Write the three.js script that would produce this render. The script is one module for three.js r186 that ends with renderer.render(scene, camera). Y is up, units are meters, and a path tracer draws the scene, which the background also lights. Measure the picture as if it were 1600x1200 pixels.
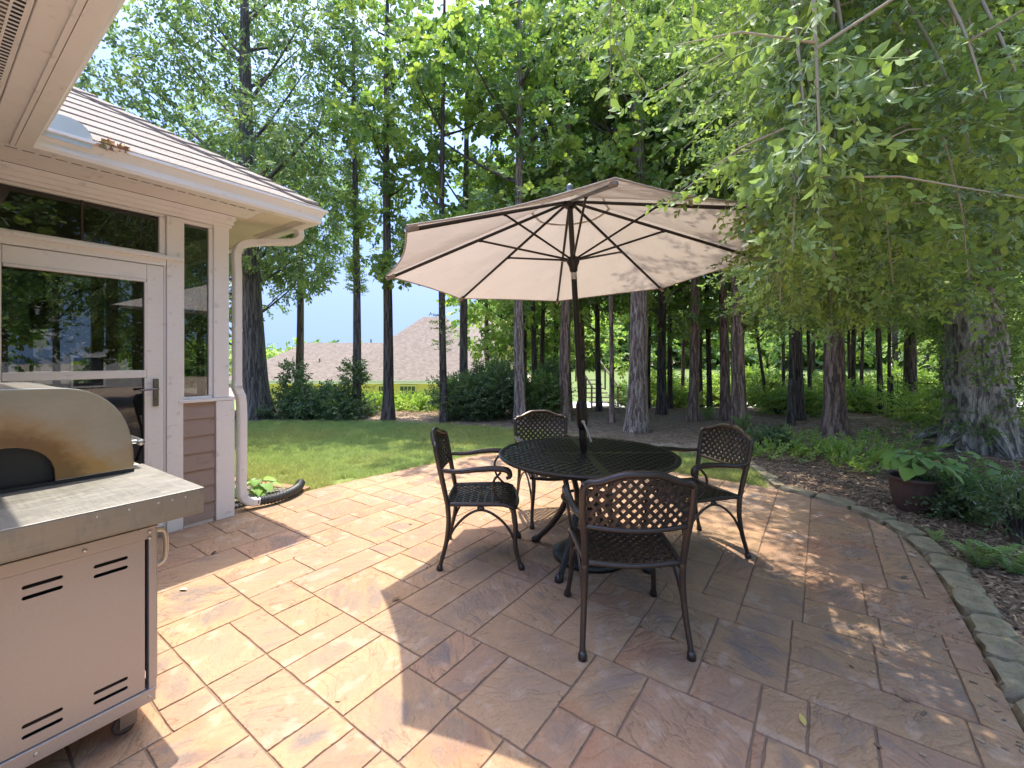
import * as THREE from 'three';
import { mergeGeometries } from 'three/addons/utils/BufferGeometryUtils.js';
import { RoundedBoxGeometry } from 'three/addons/geometries/RoundedBoxGeometry.js';

// ------------------------------------------------------------------ camera, sky, sun, exposure
const EYE = 1.36, YAW = THREE.MathUtils.degToRad(35.6);          // patio joints run along x and z; the camera is turned 35.6 degrees to the left of -z
const scene = new THREE.Scene();
const camera = new THREE.PerspectiveCamera(2 * Math.atan(600 / 675) * 180 / Math.PI, 4 / 3, 0.05, 400);
camera.position.set(0, EYE, 0);
camera.rotation.y = YAW;
camera.setViewOffset(1600, 1200, 0, 40, 1600, 1200);              // lens shift keeps the verticals upright

const SKY = 2.6;
const clamp01 = (v) => Math.min(1, Math.max(0, v));
const SUN = new THREE.Vector3(-0.165, 1, -0.15).normalize();
{
  const W = 1024, Hh = 512, d = new Float32Array(W * Hh * 4);
  for (let j = 0; j < Hh; j++) for (let i = 0; i < W; i++) {
    const el = ((j + 0.5) / Hh - 0.5) * Math.PI, az = ((i + 0.5) / W - 0.5) * 2 * Math.PI;
    const y = Math.sin(el), x = Math.cos(el) * Math.cos(az), z = Math.cos(el) * Math.sin(az);
    // clear hazy air: deep blue away from the sun, a broad pale corona round it, paler at the horizon
    const k = (j * W + i) * 4, c = clamp01(x * SUN.x + y * SUN.y + z * SUN.z), chi = Math.acos(c), mu = Math.max(y, 0.16);
    const glow = 1 + 14 * Math.exp(-2.6 * chi) + 0.15 * c * c, L = SKY * 0.139 * glow, white = clamp01(0.02 + 0.3 * Math.pow(1 - mu, 8) + 1.0 * Math.exp(-2.8 * chi));
    const g = y < 0 ? 0.5 : 1, low = [0.2, 0.41, 0.98], high = [1.7, 1.45, 1.14];
    for (let q = 0; q < 3; q++) d[k + q] = L * (low[q] + (high[q] - low[q]) * white) * g; d[k + 3] = 1;
  }
  const sky = new THREE.DataTexture(d, W, Hh, THREE.RGBAFormat, THREE.FloatType);
  sky.mapping = THREE.EquirectangularReflectionMapping; sky.magFilter = THREE.LinearFilter; sky.needsUpdate = true;
  scene.background = sky; scene.environment = sky;
}
const sun = new THREE.DirectionalLight(new THREE.Color(1, 0.92, 0.78), 2.8);
sun.position.copy(SUN).multiplyScalar(40).add(new THREE.Vector3(-3, 0, -8));
sun.target.position.set(-3, 0, -8);
sun.castShadow = true; sun.shadow.mapSize.set(4096, 4096);
Object.assign(sun.shadow.camera, { left: -25, right: 25, top: 25, bottom: -25, near: 1, far: 80 });
scene.add(sun, sun.target);
const renderer = new THREE.WebGLRenderer({ antialias: true });
renderer.setSize(1024, 768);
renderer.shadowMap.enabled = true;
renderer.toneMapping = THREE.LinearToneMapping;
renderer.toneMappingExposure = 2.8;

// ------------------------------------------------------------------ helpers
const V = (x, y, z) => new THREE.Vector3(x, y, z);
function rng(seed) { let s = (seed * 2654435761) >>> 0; return () => { s = (s + 0x6d2b79f5) >>> 0; let t = Math.imul(s ^ (s >>> 15), 1 | s); t = (t + Math.imul(t ^ (t >>> 7), 61 | t)) ^ t; return ((t ^ (t >>> 14)) >>> 0) / 4294967296; }; }
const FW = [-Math.sin(YAW), -Math.cos(YAW)], RT = [Math.cos(YAW), -Math.sin(YAW)];
const at = (depth, side) => [depth * FW[0] + side * RT[0], depth * FW[1] + side * RT[1]];     // metres ahead of and beside the viewpoint -> ground x, z
const spot = (px, py) => { const d = 675 * EYE / (py - 560); return at(d, (px - 800) / 675 * d); };  // measured ground contacts
const lerp = (a, b, t) => a + (b - a) * t, clamp = (x, a = 0, b = 1) => Math.min(b, Math.max(a, x));
const sstep = (a, b, x) => { const t = clamp((x - a) / (b - a)); return t * t * (3 - 2 * t); };
const perm = (() => { const r = rng(77), p = []; for (let i = 0; i < 256; i++) p.push(i); for (let i = 255; i > 0; i--) { const j = Math.floor(r() * (i + 1)); [p[i], p[j]] = [p[j], p[i]]; } const o = new Uint8Array(512); for (let i = 0; i < 512; i++) o[i] = p[i & 255]; return o; })();
function noise(x, y, period = 256) {
  let xi = Math.floor(x), yi = Math.floor(y); const xf = x - xi, yf = y - yi;
  const u = xf * xf * (3 - 2 * xf), v = yf * yf * (3 - 2 * yf);
  xi = ((xi % period) + period) % period; yi = ((yi % period) + period) % period;
  const x1 = (xi + 1) % period, y1 = (yi + 1) % period;
  const a = perm[perm[xi & 255] + (yi & 255)], b = perm[perm[x1 & 255] + (yi & 255)], c = perm[perm[xi & 255] + (y1 & 255)], d = perm[perm[x1 & 255] + (y1 & 255)];
  return (lerp(lerp(a, b, u), lerp(c, d, u), v)) / 255;
}
function fbm(x, y, oct = 4, period = 256) { let s = 0, a = 0.5, n = 0; for (let i = 0; i < oct; i++) { s += a * noise(x, y, period); n += a; x *= 2; y *= 2; period = Math.min(256, period * 2); a *= 0.5; } return s / n; }
const enc = (c) => { c = clamp(c); return Math.round(255 * (c <= 0.0031308 ? c * 12.92 : 1.055 * Math.pow(c, 1 / 2.4) - 0.055)); };
function texture(w, h, fn, srgb = true, rep = [1, 1]) {            // fn(u, v) -> linear rgb or a grey value
  const d = new Uint8Array(w * h * 4);
  for (let j = 0; j < h; j++) for (let i = 0; i < w; i++) {
    const c = fn(i / w, j / h), k = (j * w + i) * 4;
    if (typeof c === 'number') { const q = Math.round(255 * clamp(c)); d[k] = d[k + 1] = d[k + 2] = q; } else if (srgb) { d[k] = enc(c[0]); d[k + 1] = enc(c[1]); d[k + 2] = enc(c[2]); } else { for (let q = 0; q < 3; q++) d[k + q] = Math.round(255 * clamp(c[q])); }
    d[k + 3] = 255;
  }
  const t = new THREE.DataTexture(d, w, h, THREE.RGBAFormat, THREE.UnsignedByteType);
  if (srgb) t.colorSpace = THREE.SRGBColorSpace;
  t.wrapS = t.wrapT = THREE.RepeatWrapping; t.magFilter = THREE.LinearFilter; t.minFilter = THREE.LinearMipmapLinearFilter; t.generateMipmaps = true; t.repeat.set(...rep); t.needsUpdate = true;
  return t;
}
const lin = (r, g, b) => new THREE.Color().setRGB(r, g, b);
const mat = (c, rough = 0.8, o = {}) => new THREE.MeshStandardMaterial({ color: c ? lin(...c) : 0xffffff, roughness: rough, side: THREE.DoubleSide, ...o });
const phys = (c, rough = 0.8, o = {}) => new THREE.MeshPhysicalMaterial({ color: c ? lin(...c) : 0xffffff, roughness: rough, side: THREE.DoubleSide, ...o });

const used = {};
const numbered = (n) => { const k = used[n] = (used[n] ?? -1) + 1; return k ? `${n}_${String(k).padStart(3, '0')}` : n; };
function prep(g) { let q = g.index ? g.toNonIndexed() : g; if (!q.attributes.normal) q.computeVertexNormals(); if (!q.attributes.uv) q.setAttribute('uv', new THREE.BufferAttribute(new Float32Array(q.attributes.position.count * 2), 2)); for (const a of Object.keys(q.attributes)) if (!['position', 'normal', 'uv'].includes(a)) q.deleteAttribute(a); q.morphAttributes = {}; return q; }
const join = (list) => (list.length === 1 ? prep(list[0]) : mergeGeometries(list.map(prep)));
function part(name, geo, m, parent, o = {}) {                        // a named mesh under its thing
  const me = new THREE.Mesh(Array.isArray(geo) ? join(geo) : geo, m);
  me.name = name; me.castShadow = me.receiveShadow = true;
  if (o.label) me.userData.label = o.label;
  if (o.kind) me.userData.kind = o.kind;
  if (o.pos) me.position.set(...o.pos);
  if (o.rot) me.rotation.set(...o.rot);
  parent.add(me); return me;
}
function thing(name, label, category, pos = [0, 0, 0], turn = 0, group) {
  const g = new THREE.Group(); g.name = numbered(name); g.position.set(...pos); g.rotation.y = turn;
  g.userData = { label, category }; if (group) g.userData.group = group;
  scene.add(g); return g;
}
function single(name, geo, m, label, category, group, pos) { const me = part(numbered(name), geo, m, scene, { pos }); me.userData = { label, category }; if (group) me.userData.group = group; return me; }
function struct(name, geo, m) { const me = part(numbered(name), geo, m, scene); me.userData.kind = 'structure'; return me; }
const box = (w, h, d, x = 0, y = 0, z = 0, rx = 0, ry = 0, rz = 0) => { const g = new THREE.BoxGeometry(w, h, d); if (rx || ry || rz) g.applyMatrix4(new THREE.Matrix4().makeRotationFromEuler(new THREE.Euler(rx, ry, rz))); g.translate(x, y, z); return g; };
const span = (x0, x1, y0, y1, z0, z1) => box(Math.abs(x1 - x0), Math.abs(y1 - y0), Math.abs(z1 - z0), (x0 + x1) / 2, (y0 + y1) / 2, (z0 + z1) / 2);
const rbox = (w, h, d, b, x = 0, y = 0, z = 0) => { const g = new RoundedBoxGeometry(w, h, d, 1, Math.min(b, w / 2.01, h / 2.01, d / 2.01)); g.translate(x, y, z); return g; };
const rspan = (x0, x1, y0, y1, z0, z1, b = 0.004) => rbox(Math.abs(x1 - x0), Math.abs(y1 - y0), Math.abs(z1 - z0), b, (x0 + x1) / 2, (y0 + y1) / 2, (z0 + z1) / 2);
function metricUV(g, s = 1) {                                        // box-projected uv in metres, from the piece's own axes
  g = g.index ? g.toNonIndexed() : g; const p = g.attributes.position, n = g.attributes.normal, uv = new Float32Array(p.count * 2);
  for (let i = 0; i < p.count; i++) { const ax = Math.abs(n.getX(i)), ay = Math.abs(n.getY(i)), az = Math.abs(n.getZ(i)); const [a, b] = ay >= ax && ay >= az ? [p.getX(i), p.getZ(i)] : ax >= az ? [p.getZ(i), p.getY(i)] : [p.getX(i), p.getY(i)]; uv[2 * i] = a * s; uv[2 * i + 1] = b * s; }
  g.setAttribute('uv', new THREE.BufferAttribute(uv, 2)); return g;
}
// a tube along points with a radius at each point; uv in metres
function tube(pts, rad, rseg = 8, steps = 0, capped = true, wob) {
  let P = pts.map((p) => (p.isVector3 ? p : V(...p))), R = typeof rad === 'number' ? P.map(() => rad) : rad;
  if (steps) { const c = new THREE.CatmullRomCurve3(P, false, 'centripetal'), Q = [], S = [], n = P.length - 1; for (let i = 0; i <= steps; i++) { const t = i / steps, k = Math.min(n - 1, Math.floor(t * n)); Q.push(c.getPoint(t)); S.push(lerp(R[k], R[k + 1], t * n - k)); } P = Q; R = S; }
  const n = P.length, pos = [], uv = [], idx = []; let nrm = null, L = 0;
  for (let i = 0; i < n; i++) {
    const T = P[Math.min(n - 1, i + 1)].clone().sub(P[Math.max(0, i - 1)]).normalize();
    if (!nrm) { nrm = Math.abs(T.y) < 0.9 ? V(0, 1, 0) : V(1, 0, 0); }
    nrm = nrm.clone().sub(T.clone().multiplyScalar(nrm.dot(T))).normalize();
    const b = T.clone().cross(nrm); if (i) L += P[i].distanceTo(P[i - 1]);
    for (let k = 0; k <= rseg; k++) {
      const a = k / rseg * Math.PI * 2, r = R[i] * (wob ? wob(k === rseg ? 0 : a, L, P[i].y) : 1), c = Math.cos(a) * r, s = Math.sin(a) * r;
      pos.push(P[i].x + nrm.x * c + b.x * s, P[i].y + nrm.y * c + b.y * s, P[i].z + nrm.z * c + b.z * s); uv.push(a * Math.max(R[0], 0.02), L);
    }
  }
  for (let i = 0; i < n - 1; i++) for (let k = 0; k < rseg; k++) { const a = i * (rseg + 1) + k, b = a + rseg + 1; idx.push(a, a + 1, b, b, a + 1, b + 1); }
  if (capped) for (const [i, f] of [[0, 1], [n - 1, 0]]) { const c = pos.length / 3; pos.push(P[i].x, P[i].y, P[i].z); uv.push(0, 0); for (let k = 0; k < rseg; k++) { const a = i * (rseg + 1) + k; f ? idx.push(c, a + 1, a) : idx.push(c, a, a + 1); } }
  const g = new THREE.BufferGeometry(); g.setAttribute('position', new THREE.Float32BufferAttribute(pos, 3)); g.setAttribute('uv', new THREE.Float32BufferAttribute(uv, 2)); g.setIndex(idx); g.computeVertexNormals(); return g;
}
// moves a shape by a matrix; a mirrored one gets its faces turned the right way round again
function place(g, ...e) { g = g.index ? g.toNonIndexed() : g; const m = new THREE.Matrix4().set(...e); g.applyMatrix4(m); if (m.determinant() < 0) for (const a of Object.values(g.attributes)) for (let i = 0; i < a.count; i += 3) for (let c = 0; c < a.itemSize; c++) { const t = a.array[(i + 1) * a.itemSize + c]; a.array[(i + 1) * a.itemSize + c] = a.array[(i + 2) * a.itemSize + c]; a.array[(i + 2) * a.itemSize + c] = t; } return g; }
const lathe = (pts, seg = 20) => new THREE.LatheGeometry(pts.map((p) => new THREE.Vector2(...p)), seg);
const cyl = (r0, r1, h, seg, x, y, z) => { const g = new THREE.CylinderGeometry(r0, r1, h, seg); g.translate(x, y, z); return g; };
function extrude(pts, depth, o = {}) { const s = new THREE.Shape(pts.map((p) => new THREE.Vector2(...p))); for (const h of o.holes ?? []) s.holes.push(new THREE.Path(h.map((p) => new THREE.Vector2(...p)))); return new THREE.ExtrudeGeometry(s, { depth, bevelEnabled: !!o.bevel, bevelSize: o.bevel ?? 0, bevelThickness: o.bevel ?? 0, bevelSegments: o.bseg ?? 1, curveSegments: 8, steps: 1 }); }
// a flat sheet over a ground outline [[x, z] ...] at height y, uv in metres
function sheet(pts, y) { const s = new THREE.Shape(pts.map(([x, z]) => new THREE.Vector2(x, -z))); const g = new THREE.ShapeGeometry(s); g.rotateX(-Math.PI / 2); g.translate(0, y, 0); return metricUV(g); }
const inside = (x, z, poly) => { let c = false; for (let i = 0, j = poly.length - 1; i < poly.length; j = i++) if ((poly[i][1] > z) !== (poly[j][1] > z) && x < (poly[j][0] - poly[i][0]) * (z - poly[i][1]) / (poly[j][1] - poly[i][1]) + poly[i][0]) c = !c; return c; };
const smooth = (pts, n, closed = false) => { const c = new THREE.CatmullRomCurve3(pts.map(([x, z]) => V(x, 0, z)), closed, 'centripetal'); return c.getSpacedPoints(n).map((p) => [p.x, p.z]); };
// scattered copies of one small shape: uncountable stuff
const M4 = new THREE.Matrix4(), Q4 = new THREE.Quaternion(), E4 = new THREE.Euler(), S4 = new THREE.Vector3(), C4 = new THREE.Color();
function scatter(name, geo, m, list, parent, o = {}) {               // list of {p:[x,y,z], q or e, s, c}
  const im = new THREE.InstancedMesh(geo, m, list.length);
  list.forEach((it, i) => {
    if (it.q) Q4.copy(it.q); else Q4.setFromEuler(E4.set(...it.e, 'YXZ'));
    Array.isArray(it.s) ? S4.set(...it.s) : S4.setScalar(it.s);
    M4.compose(V(...it.p), Q4, S4); im.setMatrixAt(i, M4);
    if (it.c) im.setColorAt(i, C4.setRGB(...it.c));
  });
  im.name = parent === scene ? numbered(name) : name; im.castShadow = im.receiveShadow = true; im.userData.kind = 'stuff';
  if (o.label) { im.userData.label = o.label; im.userData.category = o.category; }
  parent.add(im); return im;
}
// strips of a basket weave laid on a surface
function weave(surf, ok, [u0, u1, v0, v1], pitch, width, thick, angles, amp = 0.0025) {
  const pos = [], idx = [], quad = (a, b, c, d) => idx.push(a, b, c, a, c, d);
  angles.forEach((ang, set) => {
    const dx = Math.cos(ang), dy = Math.sin(ang), cu = (u0 + u1) / 2, cv = (v0 + v1) / 2, reach = Math.hypot(u1 - u0, v1 - v0) / 2, step = pitch / 2;
    const nl = Math.ceil(reach / pitch);
    for (let l = -nl; l <= nl; l++) {
      const ou = cu - dy * l * pitch, ov = cv + dx * l * pitch; let run = [];
      const flush = () => {
        if (run.length > 1) {
          const b = pos.length / 3;
          run.forEach(([u, v, k]) => {
            const { p, n } = surf(u, v), e = 0.001, q = surf(u - dy * e, v + dx * e).p.clone().sub(p).normalize(), z = k & 1 ? 0 : ((k / 2 + l + set) & 1 ? amp : -amp);
            for (const [a, c] of [[-1, -1], [1, -1], [1, 1], [-1, 1]]) pos.push(p.x + q.x * a * width / 2 + n.x * (z + c * thick / 2), p.y + q.y * a * width / 2 + n.y * (z + c * thick / 2), p.z + q.z * a * width / 2 + n.z * (z + c * thick / 2));
          });
          for (let i = 0; i < run.length - 1; i++) { const a = b + i * 4; quad(a, a + 1, a + 5, a + 4); quad(a + 1, a + 2, a + 6, a + 5); quad(a + 2, a + 3, a + 7, a + 6); quad(a + 3, a, a + 4, a + 7); }
          const z = b + (run.length - 1) * 4; quad(b + 3, b + 2, b + 1, b); quad(z, z + 1, z + 2, z + 3);
        }
        run = [];
      };
      const ns = Math.ceil(reach / step);
      for (let k = -ns; k <= ns; k++) { const u = ou + dx * k * step, v = ov + dy * k * step; if (ok(u, v)) run.push([u, v, k]); else flush(); }
      flush();
    }
  });
  const g = new THREE.BufferGeometry(); g.setAttribute('position', new THREE.Float32BufferAttribute(pos, 3)); g.setIndex(idx);
  const q = g.toNonIndexed(); q.computeVertexNormals(); return q;
}

// ------------------------------------------------------------------ ground
const depthOf = (x, z) => x * FW[0] + z * FW[1], sideOf = (x, z) => x * RT[0] + z * RT[1];
function groundY(x, z) {                                             // flat round the patio, falling away beyond the tree line
  const d = depthOf(x, z), s = sideOf(x, z), right = sstep(-3, 3.5, s);
  return -lerp(2.6, 1.25, right) * sstep(10.4, 24, d) + right * 1.1 * sstep(26, 75, d);
}
const PATIO = smooth([[-4.3, 0.6], [-4.3, -1.4], [-4.27, -2.6], [-4.12, -3.8], [-3.92, -4.75], [-3.45, -5.2], [-2.7, -5.36], [-1.9, -5.36], [-1.1, -5.32], [-0.35, -5.24], [0.1, -5.02], [0.42, -4.6], [0.56, -4.1], [0.6, -3.4], [0.6, -2.4], [0.6, -1], [0.6, 0.6]], 60);
{
  const pos = [], idx = [], uv = [], ds = [], ss = [];
  for (let d = -8; d < 30; d += 0.8) ds.push(d); for (let d = 30; d < 330; d *= 1.12) ds.push(d); ds.push(340);
  for (let i = -40; i <= 40; i++) ss.push(Math.sign(i) * (Math.abs(i) * 0.7 + Math.pow(Math.abs(i) / 40, 4) * 300));
  for (const d of ds) for (const s of ss) { const [x, z] = at(d, s); pos.push(x, groundY(x, z) - (d < 10 ? 0.03 : 0), z); uv.push(x, z); }
  const n = ss.length; for (let i = 0; i < ds.length - 1; i++) for (let j = 0; j < n - 1; j++) { const a = i * n + j; idx.push(a, a + 1, a + n, a + 1, a + n + 1, a + n); }
  const g = new THREE.BufferGeometry(); g.setAttribute('position', new THREE.Float32BufferAttribute(pos, 3)); g.setAttribute('uv', new THREE.Float32BufferAttribute(uv, 2)); g.setIndex(idx); g.computeVertexNormals();
  const col = texture(1024, 1024, (u, v) => { const a = fbm(u * 8, v * 8, 4, 8), b = fbm(u * 90, v * 60, 3, 256), c = noise(u * 200, v * 200, 200); const k = 0.55 + 0.6 * b + 0.25 * (a - 0.5) + 0.25 * (c - 0.5); return [0.36 * k, 0.27 * k, 0.19 * k]; }, true, [0.25, 0.25]);
  const bmp = texture(512, 512, (u, v) => fbm(u * 60, v * 40, 3, 256), false, [0.25, 0.25]);
  struct('forest_floor', g, mat(null, 1, { map: col, bumpMap: bmp, bumpScale: 0.03 }));
}
// lawn outline, mulch bed and gravel bed
const LAWN = [[-4.34, -2.3], [-4.27, -2.75], [-4.1, -3.9], [-3.9, -4.8], [-3.43, -5.22], [-2.7, -5.38], [-1.9, -5.38], [-1.1, -5.34], [-0.5, -5.3], [-0.55, -5.75], [-0.86, -6.3], [-1.5, -6.5], [-2.5, -6.45], [-3.5, -6.65], [-4.5, -6.85], [-5.6, -6.6], [-6.8, -6.15], [-8.2, -5.55], [-9.4, -4.75], [-10.2, -3.9], [-11, -2.6], [-12, -1.2], [-9, -1.0], [-8, -1.75], [-4.9, -1.8], [-4.9, -2.0]];
const BED = [[0.72, 0.6], [0.74, -3.4], [0.7, -4.1], [0.56, -4.68], [0.2, -5.16], [-0.3, -5.42], [-0.42, -5.75], [-0.7, -6.4], [-1.1, -7.1], [-1.0, -8.0], [1.2, -8.6], [4, -8.8], [8, -6], [8, 0.6]];
const GRAVEL = [[-4.36, -1.66], [-4.36, -2.35], [-4.9, -2.05], [-5.6, -1.95], [-5.6, -1.72]];
const grassSoil = texture(512, 512, (u, v) => { const k = 0.5 + fbm(u * 40, v * 40, 3, 256), y = fbm(u * 5, v * 5, 3, 5); return [lerp(0.14, 0.19, y) * k, lerp(0.19, 0.2, y) * k, 0.055 * k]; }, true, [0.5, 0.5]);
struct('lawn', sheet(LAWN, -0.022), mat(null, 1, { map: grassSoil }));
const mulchTex = texture(1024, 1024, (u, v) => { const b = fbm(u * 120, v * 70, 3, 256), a = fbm(u * 6, v * 6, 3, 6), k = 0.4 + 0.9 * b + 0.4 * (a - 0.5); return [0.25 * k, 0.17 * k, 0.11 * k]; }, true, [0.5, 0.5]);
const mulchBump = texture(512, 512, (u, v) => fbm(u * 64, v * 40, 3, 256), false, [0.5, 0.5]);
struct('mulch_bed', sheet(BED, -0.016), mat(null, 1, { map: mulchTex, bumpMap: mulchBump, bumpScale: 0.02 }));
struct('gravel_bed', sheet(GRAVEL, -0.014), mat(null, 1, { map: mulchTex }));
{ // the small road and the meadow far behind the trunks
  const strip = (d0, d1, s0, s1, y, ns = 24, nd = 10) => { const pos = [], uv = [], idx = []; for (let i = 0; i <= nd; i++) for (let j = 0; j <= ns; j++) { const [x, z] = at(lerp(d0, d1, i / nd), lerp(s0, s1, j / ns)); pos.push(x, groundY(x, z) + y, z); uv.push(x, z); } for (let i = 0; i < nd; i++) for (let j = 0; j < ns; j++) { const a = i * (ns + 1) + j; idx.push(a, a + 1, a + ns + 1, a + 1, a + ns + 2, a + ns + 1); } const g = new THREE.BufferGeometry(); g.setAttribute('position', new THREE.Float32BufferAttribute(pos, 3)); g.setAttribute('uv', new THREE.Float32BufferAttribute(uv, 2)); g.setIndex(idx); g.computeVertexNormals(); return g; };
  struct('meadow', strip(18.5, 90, -2, 60, 0.03, 40, 60), mat([0.14, 0.19, 0.045], 1, { map: texture(256, 256, (u, v) => { const k = 0.55 + 0.5 * fbm(u * 24, v * 24, 4, 24); return [k, k, k]; }, true, [0.15, 0.15]) }));
  struct('road', strip(21.5, 25.5, 3, 40, 0.06, 30, 4), mat([0.4, 0.38, 0.35], 0.95));
  struct('neighbour_lawn', strip(13.2, 40, -26, -2, 0.03, 30, 40), mat([0.19, 0.26, 0.05], 1));
}

// ------------------------------------------------------------------ patio of stamped slabs
const CELL = 0.04, PX0 = -4.4, PZ0 = -5.6, NX = 132, NZ = 156;       // x -4.4 .. 0.88, z -5.6 .. 0.64
const slabs = [], owner = new Int16Array(NX * NZ).fill(-1);
{
  const ci = (x) => Math.round((x - PX0) / CELL), cj = (z) => Math.round((z - PZ0) / CELL);
  const take = (i0, i1, j0, j1) => { for (let j = j0; j < j1; j++) for (let i = i0; i < i1; i++) if (i < 0 || j < 0 || i >= NX || j >= NZ || owner[j * NX + i] >= 0) return false; for (let j = j0; j < j1; j++) for (let i = i0; i < i1; i++) owner[j * NX + i] = slabs.length; slabs.push([i0, i1, j0, j1]); return true; };
  // joints measured on the ground: x0, x1, z0, z1
  for (const [x0, x1, z0, z1] of [[-1.92, -1.56, -0.96, -0.72], [-2.08, -1.92, -0.96, -0.72], [-2.48, -2.08, -1.12, -0.96], [-2.48, -2.08, -0.96, -0.72], [-2.72, -2.48, -1.12, -0.72], [-2.64, -2.36, -1.36, -1.12], [-2.36, -2.08, -1.36, -1.12], [-2.92, -2.64, -1.52, -1.12], [-2.08, -1.92, -1.36, -0.96], [-1.92, -1.76, -1.36, -0.96], [-1.76, -1.48, -1.36, -0.96], [-1.56, -1.4, -0.96, -0.72], [-1.4, -1.24, -0.96, -0.72], [-1.24, -0.92, -0.96, -0.72],
    [-1.16, -0.84, -1.6, -1.24], [-1.32, -1.16, -1.6, -1.28], [-1.48, -1.32, -1.6, -1.28], [-1.4, -0.84, -1.84, -1.6], [-1.68, -1.4, -2.2, -1.6], [-1.4, -1.08, -2.24, -1.84], [-1.08, -0.76, -2.24, -1.84], [-1.48, -1.16, -1.28, -0.96], [-1.16, -0.92, -1.24, -0.96], [-0.84, -0.6, -1.84, -1.48], [-0.6, -0.2, -1.84, -1.48], [-0.76, -0.44, -2.16, -1.84], [-0.44, -0.2, -2.08, -1.84], [-0.76, -0.6, -2.48, -2.16], [-0.6, -0.44, -2.48, -2.16], [-0.44, -0.12, -2.48, -2.08],
    [-0.2, -0.04, -2.08, -1.8], [-0.04, 0.12, -2.08, -1.8], [-0.12, 0.44, -2.32, -2.08], [-0.12, 0.2, -2.52, -2.32], [-0.12, 0.2, -2.68, -2.52], [0.2, 0.48, -2.68, -2.32], [-0.36, -0.12, -2.68, -2.48], [-0.36, -0.08, -3.08, -2.68], [-0.08, 0.2, -3.36, -2.96], [-0.08, 0.24, -2.96, -2.68], [0.2, 0.64, -3.36, -2.96], [0.24, 0.48, -2.96, -2.68]]) take(ci(x0), ci(x1), cj(z0), cj(z1));
  const r = rng(5), sizes = [[8, 10], [10, 8], [6, 8], [8, 6], [10, 10], [4, 8], [8, 4], [6, 14], [14, 6], [6, 6], [8, 12], [12, 8], [4, 6], [10, 6]];
  const jx = ci(-1.92), jz = cj(-2.68);                                // the two sawn control joints: no slab crosses them
  for (let j = NZ - 1; j >= 0; j--) for (let i = 0; i < NX; i++) {
    if (owner[j * NX + i] >= 0) continue;
    const [w0, h0] = sizes[Math.floor(r() * sizes.length)]; let w = 0, h = 0;
    const wl = i < jx ? jx : NX, hl = j >= jz ? jz : 0;
    while (w < w0 && i + w < wl && owner[j * NX + i + w] < 0) w++;
    let room = w; while (i + room < wl && owner[j * NX + i + room] < 0 && room < w + 4) room++;
    if (room - w < 4) w = room;
    const free = (jj) => { for (let q = 0; q < w; q++) if (owner[jj * NX + i + q] >= 0) return false; return true; };
    while (h < h0 && j - h >= hl && free(j - h)) h++;
    let more = h; while (j - more >= hl && more < h + 4 && free(j - more)) more++;
    if (more - h < 4) h = more;
    take(i, i + w, j - h + 1, j + 1);
  }
}
{ // no slivers: a strip narrower than three cells goes to the slabs along one of its long sides
  const redo = () => { owner.fill(-1); slabs.forEach((S, k) => { for (let j = S[2]; j < S[3]; j++) for (let i = S[0]; i < S[1]; i++) owner[j * NX + i] = k; }); };
  for (let k = slabs.length - 1; k >= 0; k--) {
    const S = slabs[k], thin = S[1] - S[0] <= 3 ? 0 : S[3] - S[2] <= 3 ? 2 : -1; if (thin < 0) continue;
    const o = thin ? 0 : 2, try1 = (edge, mine) => { const n = slabs.filter((T) => T !== S && T[thin + edge] === S[thin + mine] && T[o] >= S[o] && T[o + 1] <= S[o + 1]); if (n.reduce((a, T) => a + T[o + 1] - T[o], 0) !== S[o + 1] - S[o]) return false; n.forEach((T) => { T[thin + edge] = S[thin + 1 - mine]; }); return true; };
    if (try1(1, 0) || try1(0, 1)) slabs.splice(k, 1);
  }
  redo();
}
const patio = struct('patio', (() => { const g = sheet(PATIO, -0.0065); return g; })(), mat([0.21, 0.142, 0.1], 1, {}));
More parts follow.
